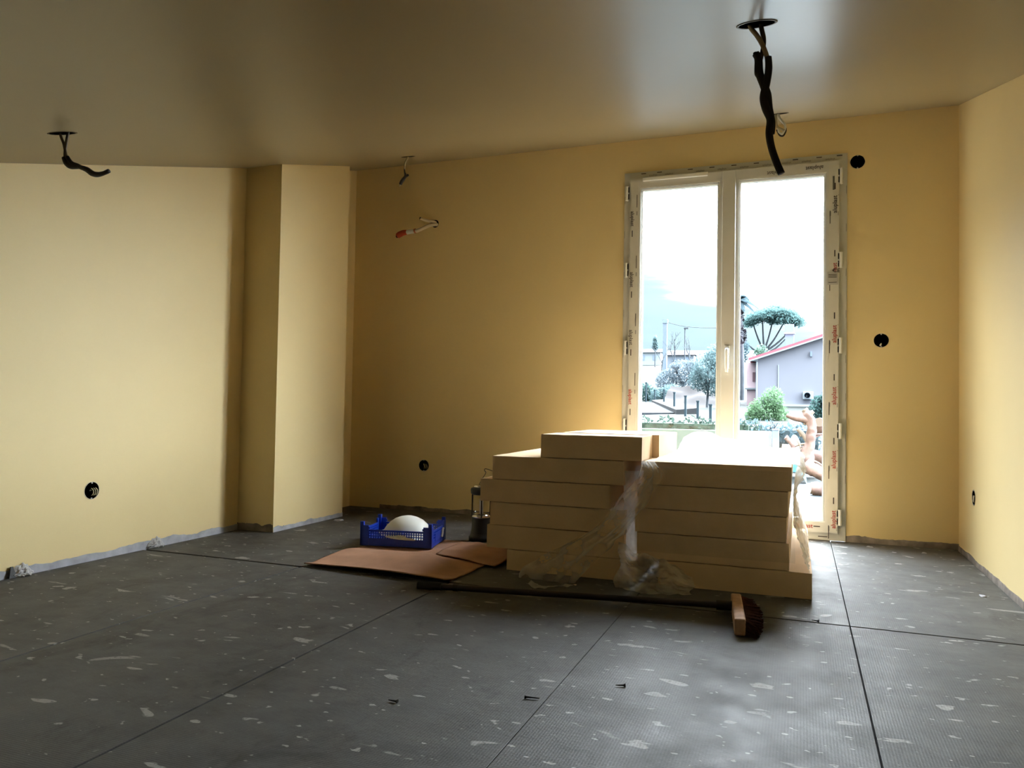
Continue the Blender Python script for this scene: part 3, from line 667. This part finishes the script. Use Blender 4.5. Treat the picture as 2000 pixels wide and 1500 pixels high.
BA, BB = Vector((-1.432, 2.742, .018)), Vector((-.232, 2.880, .034))
bd = (BB - BA).normalized(); ang = math.atan2(bd.y, bd.x)
brm = tag(empty('push_broom', (BB.x, BB.y, 0), ang), 'broom with long dark pole and wooden head lying on the floor', 'broom')
Li = Matrix.Translation((BB.x, BB.y, 0)) @ Matrix.Rotation(ang, 4, 'Z'); Li = Li.inverted()
cyl('pole', Li @ BA, Li @ (BB + bd * .02), .0125, POLE, brm, seg=16)
cyl('pole_grip', Li @ BA, Li @ (BA + bd * .10), .0155, BLACK, brm, seg=16)
cyl('pole_joint', Li @ (BA + bd * .15), Li @ (BA + bd * .17), .0145, STEEL, brm, seg=16)
cyl('pole_socket', Li @ (BB - bd * .05), Li @ (BB + bd * .012), .0175, BLACK, brm, seg=16)
box('head_block', (.004, -.262, .002), (.040, .095, .058), WOOD, brm, .005)
bm = bmesh.new(); random.seed(9)
for i in range(44):
    for j in range(7):
        y = -.255 + .343 * i / 43; z = .008 + .042 * j / 6; ln_ = .062 * (1 - .55 * abs((y + .083) / .18) ** 2.2) + random.uniform(-.006, .006)
        p = Vector((.038, y, z)); q = Vector((.038 + ln_, y + random.uniform(-.012, .012) + .06 * (y + .083), max(.002, z - .012 + random.uniform(-.012, .010))))
        bm_cyl(bm, p, q, .0042, .0022, 5, False)
br_ = bmo('bristles', bm, BRISTLE, brm); br_['kind'] = 'stuff'

# ------------------------------------------------------------------ small litter
def screw(x, y, a, L_, label):
    t = tag(empty('loose_screw', (x, y, .004), a), label, 'screw', 'loose dark screws on the floor')
    cyl('screw_shank', (0, 0, 0), (L_, 0, .0), .0026, STEEL, t, r2=.0012, seg=8); cyl('screw_head', (-.004, 0, 0), (.001, 0, 0), .0052, STEEL, t, r2=.003, seg=10)
screw(-.650, 1.850, R_(8), .034, 'largest loose dark screw on the floor in the foreground')
screw(-.437, 2.03, R_(200), .022, 'small dark screw on the floor right of the largest one')
screw(-.94, 1.695, R_(178), .022, 'small dark screw on the floor left of the largest one')
screw(.062, 2.915, R_(170), .02, 'small dark screw at the crossing of the floor joints')
def chip(x, y, s, seed, label, m=PLASTER):
    random.seed(seed); n = 9; v = []; 
    for k in range(n):
        a = 2 * math.pi * k / n; r = s * random.uniform(.55, 1.1); v.append((r * math.cos(a) * 1.5, r * math.sin(a), 0))
    v += [(p[0] * .8, p[1] * .8, s * .28 * random.uniform(.6, 1.2)) for p in v[:n]]
    f = [tuple(range(n))[::-1], tuple(range(n, 2 * n))] + [(k, (k + 1) % n, n + (k + 1) % n, n + k) for k in range(n)]
    o = pyd('plaster_chip', v, f, m); o.location = (x, y, .0004); o.rotation_euler = (0, 0, seed); tag(o, label, 'plaster chip', 'loose plaster chips on the floor')
chip(.36, 4.62, .016, 3, 'plaster chip at the wall foot just right of the window')
chip(.62, 4.55, .014, 4, 'plaster chip near the right corner of the window wall')
chip(.70, 3.60, .014, 5, 'plaster chip on the floor near the right wall')
chip(-2.72, 4.12, .028, 7, 'flat plaster chip at the foot of the wall pier')
chip(.47, 4.50, .010, 9, 'tiny plaster chip between window and right corner')
def lump(y, label):
    def f(u, v_):
        a = math.pi * u; yy = y - .055 + .11 * u; h = .058 * math.sin(a) ** .8 * (.8 + .4 * nse(u * 6, 3))
        return Vector((LX + .004 + (.034 * math.sin(a)) * (1 - v_) ** .8 * (1 + .6 * nse(u * 9, v_ * 7)), yy + .01 * nse(v_ * 5, u * 5), .002 + h * v_ + .006 * nse(u * 11, v_ * 9, 2) * (v_ > .05)))
    o = grid_surface('masking_film_lump', f, 24, 16, mat('dusty_white_film', (.44, .43, .42), .6, .3, var=.15, vscale=30)); tag(o, label, 'film scrap')
lump(2.975, 'crumpled white masking film lump at the left wall foot')
lump(2.265, 'creased white masking film at left wall foot near the frame edge')
t = tag(empty('black_clip', (LX + .012, 2.222, 0)), 'small black pointed clip standing against the left wall foot', 'clip')
pyd('clip_body', [(-.006, -.016, 0), (.008, -.016, 0), (.008, .016, 0), (-.006, .016, 0), (-.006, -.005, .045), (.0, -.005, .045), (.0, .005, .045), (-.006, .005, .045)], [(0, 3, 2, 1), (4, 5, 6, 7), (0, 1, 5, 4), (1, 2, 6, 5), (2, 3, 7, 6), (3, 0, 4, 7)], BLACK, t)

# ------------------------------------------------------------------ outside
def g_z(y):
    T_ = [(4.8, -.05), (8.8, -.05), (12, 0), (20, .12), (27, .28), (33, .38), (40, .62), (55, 1.1), (80, 2.6), (140, 8.5), (250, 17), (420, 17)]
    for (a, za), (b, zb) in zip(T_, T_[1:]):
        if y <= b: return za + (zb - za) * (y - a) / (b - a)
    return T_[-1][1]
OG = lambda n, c, r=.9, **k: mat(n, tuple(q * .62 for q in c), r, .1, **k)  # pale bluish haze is mixed into many of these outdoor base colours
def LEAF(name, col, var=.3, vscale=2.0):
    m = mat(name, tuple(q * .62 for q in col), .8, .1, var=var, vscale=vscale); nt = m.node_tree; N = nt.nodes.new; L = nt.links.new
    p = nt.nodes['Principled BSDF']; src = p.inputs['Base Color'].links[0].from_socket
    df = N('ShaderNodeBsdfDiffuse'); tl = N('ShaderNodeBsdfTranslucent'); mx = N('ShaderNodeMixShader'); mx.inputs[0].default_value = .5
    L(src, df.inputs[0]); L(src, tl.inputs[0]); L(df.outputs[0], mx.inputs[1]); L(tl.outputs[0], mx.inputs[2])
    L(mx.outputs[0], nt.nodes['Material Output'].inputs['Surface']); return m
O_GRASS = OG('garden_ground', (0.0092, 0.0130, 0.0118), var=.25, vscale=.6)
O_TERR = OG('pale_terrace_tiles', (0.0252, 0.0301, 0.0336), .6, var=.05, vscale=2)
O_WHITE = OG('white_render', (.36, .42, .45)); O_LILAC = OG('pale_lilac_render', (.27, .285, .335), var=.02, vscale=.8); O_PINK = OG('pale_pink_render', (.80, .62, .66))
O_ROOF = OG('pink_red_tiles', (.38, .135, .17)); O_GREY = OG('blue_grey_paint', (.24, .31, .40))
O_HEDGE = LEAF('hedge_leaf', (0.034, 0.053, 0.043), var=.45, vscale=6); O_TREE = LEAF('grey_green_leaf', (0.133, 0.202, 0.212), var=.4, vscale=2)
O_DARKL = LEAF('dark_green_leaf', (0.058, 0.112, 0.105), var=.4, vscale=3); O_LIME = LEAF('lime_leaf', (0.128, 0.225, 0.123), var=.35, vscale=3)
O_BLUEL = LEAF('blue_green_leaf', (0.075, 0.115, 0.135), var=.4, vscale=4); O_PINE = LEAF('pine_needles', (0.140, 0.250, 0.250), var=.3, vscale=.5)
O_BARK = OG('grey_bark', (.09, .105, .12), var=.2, vscale=3); O_LOG = OG('peeled_pink_wood', (.21, .145, .135), var=.35, vscale=14); O_LOGE = OG('pale_cut_wood', (.24, .20, .18))
O_POST = OG('dark_post', (.045, .07, .085)); O_ROAD = OG('blue_grey_road', (0.0110, 0.0145, 0.0180)); O_KERB = OG('pale_kerb', (0.0162, 0.0180, 0.0193)); O_BANK = OG('pinkish_bank', (0.0165, 0.0149, 0.0154), var=.2, vscale=1.2)
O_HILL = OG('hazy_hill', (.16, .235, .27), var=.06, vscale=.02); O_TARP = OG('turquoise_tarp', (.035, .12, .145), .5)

ys_ = [4.872, 6, 8.8, 12, 16, 20, 24, 27, 30, 33, 36, 40, 47, 55, 67, 80, 100, 120, 140, 190, 250, 420]
v, f = [], []
for y in ys_:
    for x in (-1.4, -.7, -.3, .1, .6): v.append((x * y + (0 if y > 9 else 0), y, g_z(y) - .01))
for j in range(len(ys_) - 1):
    for i in range(4): a = j * 5 + i; f.append((a, a + 1, a + 6, a + 5))
tag(pyd('ground_garden', v, f, O_GRASS), kind='structure')
tag(box('terrace_floor', (-4, D + .12, -.12), (3, 8.7, -.03), O_TERR), kind='structure')
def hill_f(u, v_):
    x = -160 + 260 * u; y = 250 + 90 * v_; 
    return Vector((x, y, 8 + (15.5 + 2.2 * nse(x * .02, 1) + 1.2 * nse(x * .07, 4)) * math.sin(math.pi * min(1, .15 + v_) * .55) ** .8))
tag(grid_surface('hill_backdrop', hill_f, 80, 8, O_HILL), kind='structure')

def leaves(name, blobs, n, size, m, parent, seed, shell=.55):
    random.seed(seed); v, f = [], []
    vol = [b[3] * b[4] * b[5] for b in blobs]
    for i in range(n):
        b = random.choices(blobs, [w ** .7 for w in vol])[0]
        d = Vector((random.gauss(0, 1), random.gauss(0, 1), random.gauss(0, 1))).normalized(); r = shell + (1.02 - shell) * random.random() ** .6
        p = Vector((b[0] + d.x * b[3] * r, b[1] + d.y * b[4] * r, b[2] + d.z * b[5] * r))
        a = Vector((random.gauss(0, 1), random.gauss(0, 1), random.gauss(0, 1))).normalized(); c = a.cross(d + Vector((.01, .3, .2))).normalized()
        s = size * random.uniform(.6, 1.4); k = len(v)
        v += [p - a * s, p + c * s * .5, p + a * s, p - c * s * .5]; f.append((k, k + 1, k + 2, k + 3))
    return pyd(name, v, f, m, parent)
def branchy(name, base, tip, r, m, parent, seed, levels=3, spread=.6, kids=3):
    random.seed(seed); bm = bmesh.new()
    def grow(p, q, r, lv):
        mid = p.lerp(q, .5) + Vector((random.uniform(-1, 1), random.uniform(-1, 1), 0)) * (q - p).length * .05
        bm_tube(bm, [p, mid, q], [r, r * .85, r * .65], 5)
        if lv == 0: return
        L_ = (q - p).length * .62
        for k in range(kids):
            d = (q - p).normalized() + Vector((random.uniform(-1, 1), random.uniform(-1, 1), random.uniform(-.2, .6))) * spread
            s = p.lerp(q, random.uniform(.6, 1.0)); grow(s, s + d.normalized() * L_ * random.uniform(.7, 1.1), r * .55, lv - 1)
    grow(Vector(base), Vector(tip), r, levels); return bmo(name, bm, m, parent)
def tree(name, label, loc, crown, n, size, m, trunk=None, seed=1, group=None, cat='tree', shell=.45):
    t = tag(empty(name, loc), label, cat, group)
    leaves('foliage', crown, n, size, m, t, seed, shell)
    if trunk: branchy('trunk', (0, 0, -.4), trunk[0], trunk[1], O_BARK, t, seed + 5, trunk[2], trunk[3])
    return t
# low garden walls and hedges just beyond the terrace
tag(box('garden_wall', (-2.6, 8.5, -.05), (-.80, 8.66, .505), OG('pale_green_render', (.14, .18, .16), var=.04, vscale=2)), 'low pale garden wall under the hedge seen through left sash', 'wall')
tag(box('white_screen', (-.640, 8.46, -.05), (-.282, 8.52, .512), O_WHITE, None, .006), 'plain white screen standing beyond the terrace', 'screen')
pp = tag(empty('gate_post', (-.24, 8.42, -.05)), 'square blue grey post beside the white screen', 'post'); box('post_shaft', (-.033, -.033, 0), (.033, .033, .575), O_GREY, pp, .003); box('post_cap', (-.037, -.037, .575), (.037, .037, .590), O_GREY, pp, .003)
def tarp_f(u, v_):
    x = -.17 + .24 * u; y = 8.55 + .5 * v_; return Vector((x, y, -.04 + .50 * math.sin(math.pi * min(1, .06 + u * .94)) ** .6 * math.sin(math.pi * (.5 * v_ + .02)) ** .5 + .02 * nse(x * 12, y * 12)))
tag(grid_surface('turquoise_tarp', tarp_f, 24, 20, O_TARP), 'turquoise tarpaulin heap behind the cut branches', 'tarpaulin')
hg = tag(empty('clipped_hedge', (-1.5, 9.2, 0)), 'clipped green hedge behind the low garden wall', 'hedge')
leaves('foliage', [(-1.2 + .3 * k, 0, .38, .26, .26, .27) for k in range(8)], 3200, .030, O_HEDGE, hg, 31, .5); box('hedge_core', (-1.4, -.14, 0), (.95, .14, .56), OG('hedge_core_dark', (.050, .078, .062), var=.4, vscale=25), hg)
sh = tag(empty('blue_green_shrub', (-.35, 9.6, 0)), 'loose blue green shrub row behind the white screen', 'shrub')
leaves('foliage', [(-.40 + .2 * k, 0, .36 - .015 * k, .20, .22, .29) for k in range(5)], 2400, .030, O_BLUEL, sh, 33, .4); branchy('stems', (0, 0, 0), (0, 0, .4), .02, O_BARK, sh, 34, 2, .8); box('shrub_core', (-.52, -.1, 0), (.55, .1, .50), OG('shrub_core_blue', (.075, .105, .12), var=.4, vscale=25), sh)
# cut trunk and branches on the terrace
def log(name, pts, rad, label, extra=()):
    t = tag(empty(name, (0, 0, 0)), label, 'log', 'cut branches heaped on the terrace')
    tk = tube('trunk', pts, rad, O_LOG, t, 14, 8)
    for q in tk.data.vertices: q.co += Vector((nse(q.co.x * 22, q.co.y * 22, q.co.z * 22), nse(q.co.z * 25, q.co.x * 25, 3), nse(q.co.y * 22, q.co.z * 22, 7 + q.co.x * 22))) * .014
    for p, d, r in extra: cyl('cut_end', p, Vector(p) + Vector(d), r, O_LOGE, t, seg=14)
    return t
log('cut_branch', [(.055, 7.2, .24), (.060, 7.2, .36), (.085, 7.2, .46), (.095, 7.2, .58), (.070, 7.2, .68), (.045, 7.22, .735)], [.075, .06, .042, .040, .038, .03], 'forked upright peeled branch stump on the terrace', [((.045, 7.22, .735), (-.012, 0, .016), .028), ((.02, 7.14, .33), (-.012, -.03, .0), .026)])
t = bpy.context.scene.objects['cut_branch']
tube('side_branch', [(.075, 7.2, .65), (.02, 7.2, .665), (-.05, 7.2, .675), (-.115, 7.2, .695)], [.034, .034, .028, .016], O_LOG, t, 10, 5)
tube('side_branch', [(.07, 7.2, .45), (.03, 7.2, .52), (-.02, 7.2, .575)], [.022, .02, .018], O_LOGE, t, 10, 5)
tube('side_branch', [(.06, 7.2, .66), (.085, 7.2, .71), (.11, 7.2, .735)], [.022, .02, .015], O_LOGE, t, 10, 5)
log('cut_log', [(.10, 7.6, .60), (.22, 7.6, .585), (.40, 7.62, .56), (.7, 7.7, .50)], [.070, .075, .08, .085], 'thick peeled log resting high against the stump', [((.168, 7.52, .635), (-.004, -.03, .0), .042)])
log('cut_log', [(.05, 7.15, .26), (.16, 7.1, .20), (.30, 7.1, .13), (.6, 7.2, .06)], [.062, .055, .055, .06], 'peeled log slanting down right from the stump', [])
log('cut_log', [(.11, 7.5, .03), (.22, 7.5, .02), (.40, 7.5, .015), (.8, 7.6, .02)], [.060, .062, .065, .07], 'pale cut log lying lowest on the terrace floor', [((.112, 7.5, .03), (-.02, -.004, .003), .055)])
log('cut_log', [(-.15, 7.9, .36), (-.02, 7.9, .33), (.12, 7.9, .30), (.34, 7.9, .26)], [.05, .06, .065, .07], 'pale thick log behind the upright stump', [((-.15, 7.9, .36), (-.02, 0, .004), .046)])
log('cut_branch', [(-.03, 7.6, .34), (-.06, 7.6, .40), (-.10, 7.6, .46), (-.125, 7.6, .485)], [.022, .02, .018, .018], 'thin pale branch leaning left of the stump', [])
box('log_support', (.20, 8.12, -.05), (.34, 8.22, .52), O_WHITE); tag(bpy.context.scene.objects['log_support'], 'white block standing behind the logs at right', 'block')
random.seed(91)
for k in range(12):
    a = Vector((random.uniform(-.02, .12), 7.2, random.uniform(.22, .72))); d = Vector((random.uniform(-1, .6), random.uniform(-.3, .3), random.uniform(-.3, .9))).normalized() * random.uniform(.06, .14)
    tube('twig', [a, a + d * .5 + Vector((0, 0, .01)), a + d], [.012, .010, .006], random.choice((O_LOG, O_LOGE)), t, 7, 3)
# shrubs and house
tree('lime_bush', 'lime green leafy bush before the lilac house', (-1.12, 30, .2), [(-.15, 0, .45, .62, .5, .55), (.15, 0, .9, .42, .4, .50), (-.45, 0, .25, .4, .4, .35), (.45, 0, .35, .32, .4, .4)], 3000, .055, O_LIME, ((0, 0, .6), .04, 2, .8), 41, None, 'bush')
tree('dark_bush', 'dark green bush at the right in front of the lilac house', (.62, 28, .2), [(0, 0, .5, .36, .4, .55), (.35, 0, .7, .4, .4, .6)], 2200, .055, O_DARKL, ((0, 0, .5), .04, 2, .8), 43, None, 'bush')
hs = tag(empty('lilac_house', (0, 50, 0)), 'pale lilac house with pink red sloping roof edge', 'house')
v = [(-2.62, 0, .5), (11.03, 0, .5), (11.03, 0, 3.86), (4.2, 0, 6.15), (-2.63, 0, 3.86), (-2.62, 9, .5), (11.03, 9, .5), (11.03, 9, 3.86), (4.2, 9, 6.15), (-2.63, 9, 3.86)]
pyd('house_wall', v, [(0, 1, 2, 3, 4), (5, 9, 8, 7, 6), (0, 4, 9, 5), (1, 6, 7, 2)], O_LILAC, hs)
sl = math.atan2(2.29, 6.83)
def slab(name, x0, x1, y0, y1, t0, t1, m):
    z = lambda x: 3.86 + (min(x, 8.4 - x) + 2.63) * math.tan(sl)
    vv = [(x, y, z(x) + t) for x in (x0, x1) for y in (y0, y1) for t in (t0, t1)]
    return pyd(name, vv, [(0, 1, 3, 2), (4, 6, 7, 5), (0, 4, 5, 1), (2, 3, 7, 6), (0, 2, 6, 4), (1, 5, 7, 3)], m, hs)
slab('roof', -3.05, 4.2, -.25, 9.3, .03, .20, O_ROOF); slab('roof_verge', -3.05, 4.2, -.30, -.20, -.05, .04, O_WHITE)
slab('roof', 4.2, 11.45, -.25, 9.3, .03, .20, O_ROOF); slab('roof_verge', 4.2, 11.45, -.30, -.20, -.05, .04, O_WHITE)
box('side_wing', (-3.25, 1.5, .5), (-2.60, 8.5, 3.72), O_PINK, hs); box('wing_ledge', (-3.35, 1.3, 1.98), (-2.6, 1.5, 2.08), O_WHITE, hs); box('wing_shutter', (-2.90, 1.46, 2.5), (-2.72, 1.52, 3.1), OG('muted_shutter', (.26, .17, .19)), hs)
tube('downpipe', [(-2.56, -.08, 3.70), (-2.56, -.08, 2.2), (-2.56, -.08, .6)], .05, O_WHITE, hs, 8, 2); box('gutter_end', (-2.85, -.16, 3.72), (-2.50, .0, 3.90), O_WHITE, hs)
box('wall_conduit', (-1.31, -.05, 1.8), (-1.25, 0, 3.5), O_WHITE, hs)
box('lower_beam', (-1.05, -.35, .84), (1.2, 0, 1.06), O_WHITE, hs); box('dark_opening', (-1.0, -.10, .50), (1.0, .04, .85), OG('dark_void', (.06, .075, .085)), hs)
ac = box('air_conditioner', (.14, -.35, 1.37), (.74, 0, 1.84), O_WHITE, hs, .02); lathe('fan_grille', [(.0001, 0), (.17, 0), (.19, .02), (.20, 0)], O_GREY, ac, 24, Matrix.Translation((.40, -.36, 1.60)) @ Matrix.Rotation(R_(90), 4, 'X'))
box('wall_lamp', (.55, -.15, 4.0), (.66, 0, 4.3), O_GREY, hs)
ch = tag(empty('chimney_pillar', (-.8, 62, 3.5)), 'square grey pillar rising behind the pink roof', 'chimney'); box('pillar_shaft', (-.32, -.3, 0), (.32, .3, 3.75), O_GREY, ch, .02); box('pillar_cap', (-.40, -.38, 3.0), (.40, .38, 3.12), O_WHITE, ch)
# umbrella pine and palm
pn = tag(empty('umbrella_pine', (-4.75, 110, 5.6)), 'wide umbrella pine with flat crown behind the lilac house', 'tree')
blobs = []; random.seed(77)
for k in range(110):
    u = random.uniform(-1, 1); w = random.uniform(-1, 1)
    if u * u + w * w > 1: continue
    blobs.append((1.15 + 3.9 * u, 3.2 * w, 6.3 + 2.6 * (1 - u * u * .85 - w * w * .3) - random.random() ** 2 * 1.6 * (1 - abs(u)), 1.05, 1.1, .80))
leaves('foliage', blobs, 16000, .17, O_PINE, pn, 51, .1)
bm = bmesh.new()
bm_tube(bm, catmull([(-.1, 0, -1), (0, 0, 1.5), (.05, 0, 3.2)], 4), .30, 8)
for q in ((-3.0, 0, 5.0), (-1.6, .5, 7.4), (-.2, -.5, 7.8), (1.2, .3, 7.6), (2.6, 0, 7.0), (4.0, 0, 6.6), (3.2, .6, 5.2)):
    a = Vector((.05, 0, 2.6 + .2 * (q[2] - 5))); q = Vector(q); m_ = a.lerp(q, .5) + Vector((0, 0, -.35)); bm_tube(bm, catmull([a, m_, q], 4), [.17 - .012 * k for k in range(9)], 6)
bmo('trunk', bm, O_BARK, pn, True)
pb = tree('hillside_bush', 'soft green bush at the foot of the umbrella pine', (-3.7, 80, 3.6), [(0, 0, 2.2, .8, .8, 1.4), (.3, 0, 1.4, .9, .8, 1.2)], 1500, .14, LEAF('soft_green_leaf', (0.128, 0.204, 0.162), var=.3, vscale=1), ((0, 0, 1.2), .1, 1, .7), 53, None, 'bush')
pl_ = tag(empty('palm_tree', (-4.28, 60, .6)), 'tall palm with drooping fronds beside the window stile', 'tree')
tube('trunk', [(.1, 0, -.3), (.12, 0, 3), (0, 0, 6), (-.15, 0, 8.3)], [.22, .20, .18, .2], O_BARK, pl_, 10)
random.seed(61); v, f = [], []
for k in range(30):
    a = random.uniform(0, 2 * math.pi); e = random.uniform(-.2, 1.1); L_ = random.uniform(1.1, 1.6); o_ = Vector((-.15, 0, 8.3)); prev = None
    for i in range(9):
        s = i / 8; hr = L_ * s; z = math.sin(e) * L_ * s * 1.1 - .9 * s * s * L_ * .8
        p = o_ + Vector((math.cos(a) * hr * math.cos(e), math.sin(a) * hr * math.cos(e), z)); side = Vector((-math.sin(a), math.cos(a), 0)); w = .20 * math.sin(math.pi * (.12 + .8 * s))
        j = len(v); v += [p - side * w - Vector((0, 0, w * .7)), p, p + side * w - Vector((0, 0, w * .7))]
        if i: f += [(j - 3, j - 2, j + 1, j), (j - 2, j - 1, j + 2, j + 1)]
pyd('fronds', v, f, O_BLUEL, pl_)
leaves('dead_fronds', [(-.1, 0, 7.0, .35, .35, 1.1), (.0, 0, 5.6, .45, .4, .7)], 900, .14, O_BARK, pl_, 63, .4)
tree('grey_shrub', 'hazy grey green shrub below the palm', (-4.75, 53, .6), [(0, 0, .8, .8, .7, 1.1), (.5, 0, .5, .5, .6, .7), (-.2, 0, 2.4, .4, .4, 1.0)], 2200, .08, O_BLUEL, ((0, 0, .9), .05, 2, .8), 65, None, 'shrub')
# left sash: fence, road, trees, pole, far houses
POSTS = [(-10.47, 55, 1.22, 2.48), (-8.95, 50, 1.08, 1.85), (-7.34, 44, .90, 1.73), (-5.83, 38, .58, 1.45), (-4.59, 33, .40, 1.21), (-3.70, 30, .32, .97), (-2.90, 27, .28, .83)]
names = ['furthest', 'second furthest', 'third furthest', 'middle', 'third nearest', 'second nearest', 'nearest']
for (x, y, z0, z1), nm in zip(POSTS, names):
    t = tag(empty('fence_post', (x, y, g_z(y))), nm + ' dark fence post along the garden slope', 'fence post', 'dark fence posts on the slope')
    box('post_shaft', (-.045, -.045, -.2), (.045, .045, z1 - g_z(y)), O_POST, t); box('post_cap', (-.06, -.06, z1 - g_z(y)), (.06, .06, z1 - g_z(y) + .05), O_POST, t)
v = [(-9.6, 46, 1.05), (-8.2, 46, 1.02), (-5.3, 35.5, .50), (-6.9, 33, .48), (-10.5, 33, .48)]
tag(pyd('road_strip', v + [(p[0], p[1], p[2] - .25) for p in v], [(0, 4, 3, 2, 1), (0, 1, 6, 5), (1, 2, 7, 6), (2, 3, 8, 7), (3, 4, 9, 8), (4, 0, 5, 9)], O_ROAD), 'blue grey road sloping down beyond the hedge', 'road')
v = []
for x, y, z in ((-8.6, 47, 1.05), (-5.25, 34.8, .52)):
    v += [(x, y, z - .2), (x + .9, y + .9, z - .2), (x, y, z + .12), (x + .9, y + .9, z + .22)]
tag(pyd('kerb_strip', v, [(0, 2, 6, 4), (2, 3, 7, 6), (1, 5, 7, 3), (0, 1, 3, 2), (4, 6, 7, 5)], O_KERB), 'pale kerb bank beside the blue grey road', 'kerb')
def bank_f(u, v_):
    x = -8.2 + 4.4 * u; y = 47 + 5 * v_; return Vector((x, y, .7 + 1.5 * v_ * (1 + .35 * nse(x * .8, v_ * 3)) * (1 - .3 * u)))
tag(grid_surface('earth_bank', bank_f, 30, 10, O_BANK), 'pinkish earth bank under the olive tree', 'bank')
tree('olive_tree', 'dense grey green olive tree at right of the left sash', (-5.05, 45, .8), [(0, 0, 2.1, .95, .9, 1.1), (.5, 0, 2.9, .7, .7, .8), (-.5, 0, 1.6, .6, .6, .7), (.75, 0, 1.5, .55, .6, .8), (.3, 0, 1.1, .6, .6, .5)], 5200, .065, O_TREE, ((.1, 0, 1.3), .09, 3, .6), 71, None)
tree('bare_grey_tree', 'thin grey leafy tree left of the olive tree', (-8.6, 60, 1.2), [(0, 0, 2.3, 1.3, 1.0, 1.0), (-1.3, 0, 1.6, .9, .9, .9), (1.0, 0, 2.5, .8, .8, .9), (.2, 0, 1.0, 1.4, .8, .6)], 4200, .09, LEAF('grey_twig_leaf', (0.158, 0.202, 0.231), var=.35, vscale=2), ((0, 0, 1.6), .09, 3, .7), 73, None)
tree('bank_shrub', 'round dark shrub behind the fence posts', (-8.3, 53, 1.0), [(0, 0, .6, .9, .7, .75), (-1.0, 0, .5, .6, .6, .6)], 2000, .08, O_TREE, ((0, 0, .6), .05, 2, .8), 75, None, 'shrub')
tree('bank_shrub', 'dark shrub at the left edge behind the furthest post', (-10.9, 57, 1.1), [(0, 0, .7, .8, .7, .75), (.6, 0, .4, .6, .6, .5)], 1800, .08, O_DARKL, ((0, 0, .6), .05, 2, .8), 76, None, 'shrub')
tree('back_tree', 'blurred blue green tree behind the olive tree', (-7.0, 78, 2.6), [(0, 0, 3.4, 1.2, 1.0, 1.5), (1.2, 0, 3.9, 1.2, 1.0, 1.5), (-1.2, 0, 2.6, 1.1, 1, 1.2)], 3600, .12, O_BLUEL, ((0, 0, 2.4), .12, 2, .7), 79, None)
up = tag(empty('utility_pole', (-13.3, 80, 2.2)), 'pale utility pole with one wire', 'pole'); box('pole_shaft', (-.20, -.16, 0), (.20, .16, 7.75), OG('pale_concrete', (.215, .27, .33)), up); box('cross_arm', (-.28, -.2, 7.35), (.28, .2, 7.7), O_GREY, up)
tube('wire_strand', [(.2, 0, 7.45), (2.2, 0, 6.95), (5.4, 0, 6.75), (8, 0, 6.9)], .03, O_BARK, up, 5, 4)
lp = tag(empty('lamp_pole', (-11.25, 80, 2.3)), 'slender dark pole right of the utility pole', 'pole'); cyl('pole_shaft', (0, 0, 0), (0, 0, 6.75), .06, O_BARK, lp, seg=8); box('lamp_head', (-.1, -.1, 6.6), (.35, .1, 6.75), O_BARK, lp)
for x, y, z, h, sd, lab in ((-11.65, 75, 4.6, 3.2, 81, 'bare twiggy tree just right of the utility pole'), (-13.0, 76, 4.4, 2.2, 83, 'small bare twiggy tree left of the utility pole'), (-9.9, 74, 4.4, 2.4, 85, 'bare twiggy tree further right near the slender pole')):
    t = tag(empty('bare_tree', (x, y, z)), lab, 'tree', 'bare winter trees on the horizon'); branchy('branches', (0, 0, -1.5), (.1, 0, h * .5), .07, O_BARK, t, sd, 3, .55)
cp = tag(empty('cypress_tree', (-19.7, 110, 6.5)), 'small narrow dark cypress on the horizon', 'tree'); leaves('foliage', [(0, 0, 3.6, .38, .38, 1.15), (0, 0, 3.0, .5, .5, .6)], 900, .12, O_TREE, cp, 87, .3); cyl('trunk', (0, 0, 0), (0, 0, 2.8), .08, O_BARK, cp, seg=6)
def house(name, loc, w, h, label, mw, mr):
    t = tag(empty(name, loc), label, 'house'); box('house_wall', (-w / 2, 0, -2), (w / 2, 4, h), mw, t)
    pyd('roof', [(-w / 2 - .3, -.3, h), (w / 2 + .3, -.3, h), (w / 2 + .3, 4.3, h), (-w / 2 - .3, 4.3, h), (-w / 2 - .3, 2, h + .8), (w / 2 + .3, 2, h + .8)], [(0, 1, 5, 4), (2, 3, 4, 5), (0, 4, 3), (1, 2, 5), (0, 3, 2, 1)], mr, t)
    for k in (-1, 1): box('window', (k * w / 4 - .3, -.06, h * .35), (k * w / 4 + .3, .02, h * .8), O_GREY, t)
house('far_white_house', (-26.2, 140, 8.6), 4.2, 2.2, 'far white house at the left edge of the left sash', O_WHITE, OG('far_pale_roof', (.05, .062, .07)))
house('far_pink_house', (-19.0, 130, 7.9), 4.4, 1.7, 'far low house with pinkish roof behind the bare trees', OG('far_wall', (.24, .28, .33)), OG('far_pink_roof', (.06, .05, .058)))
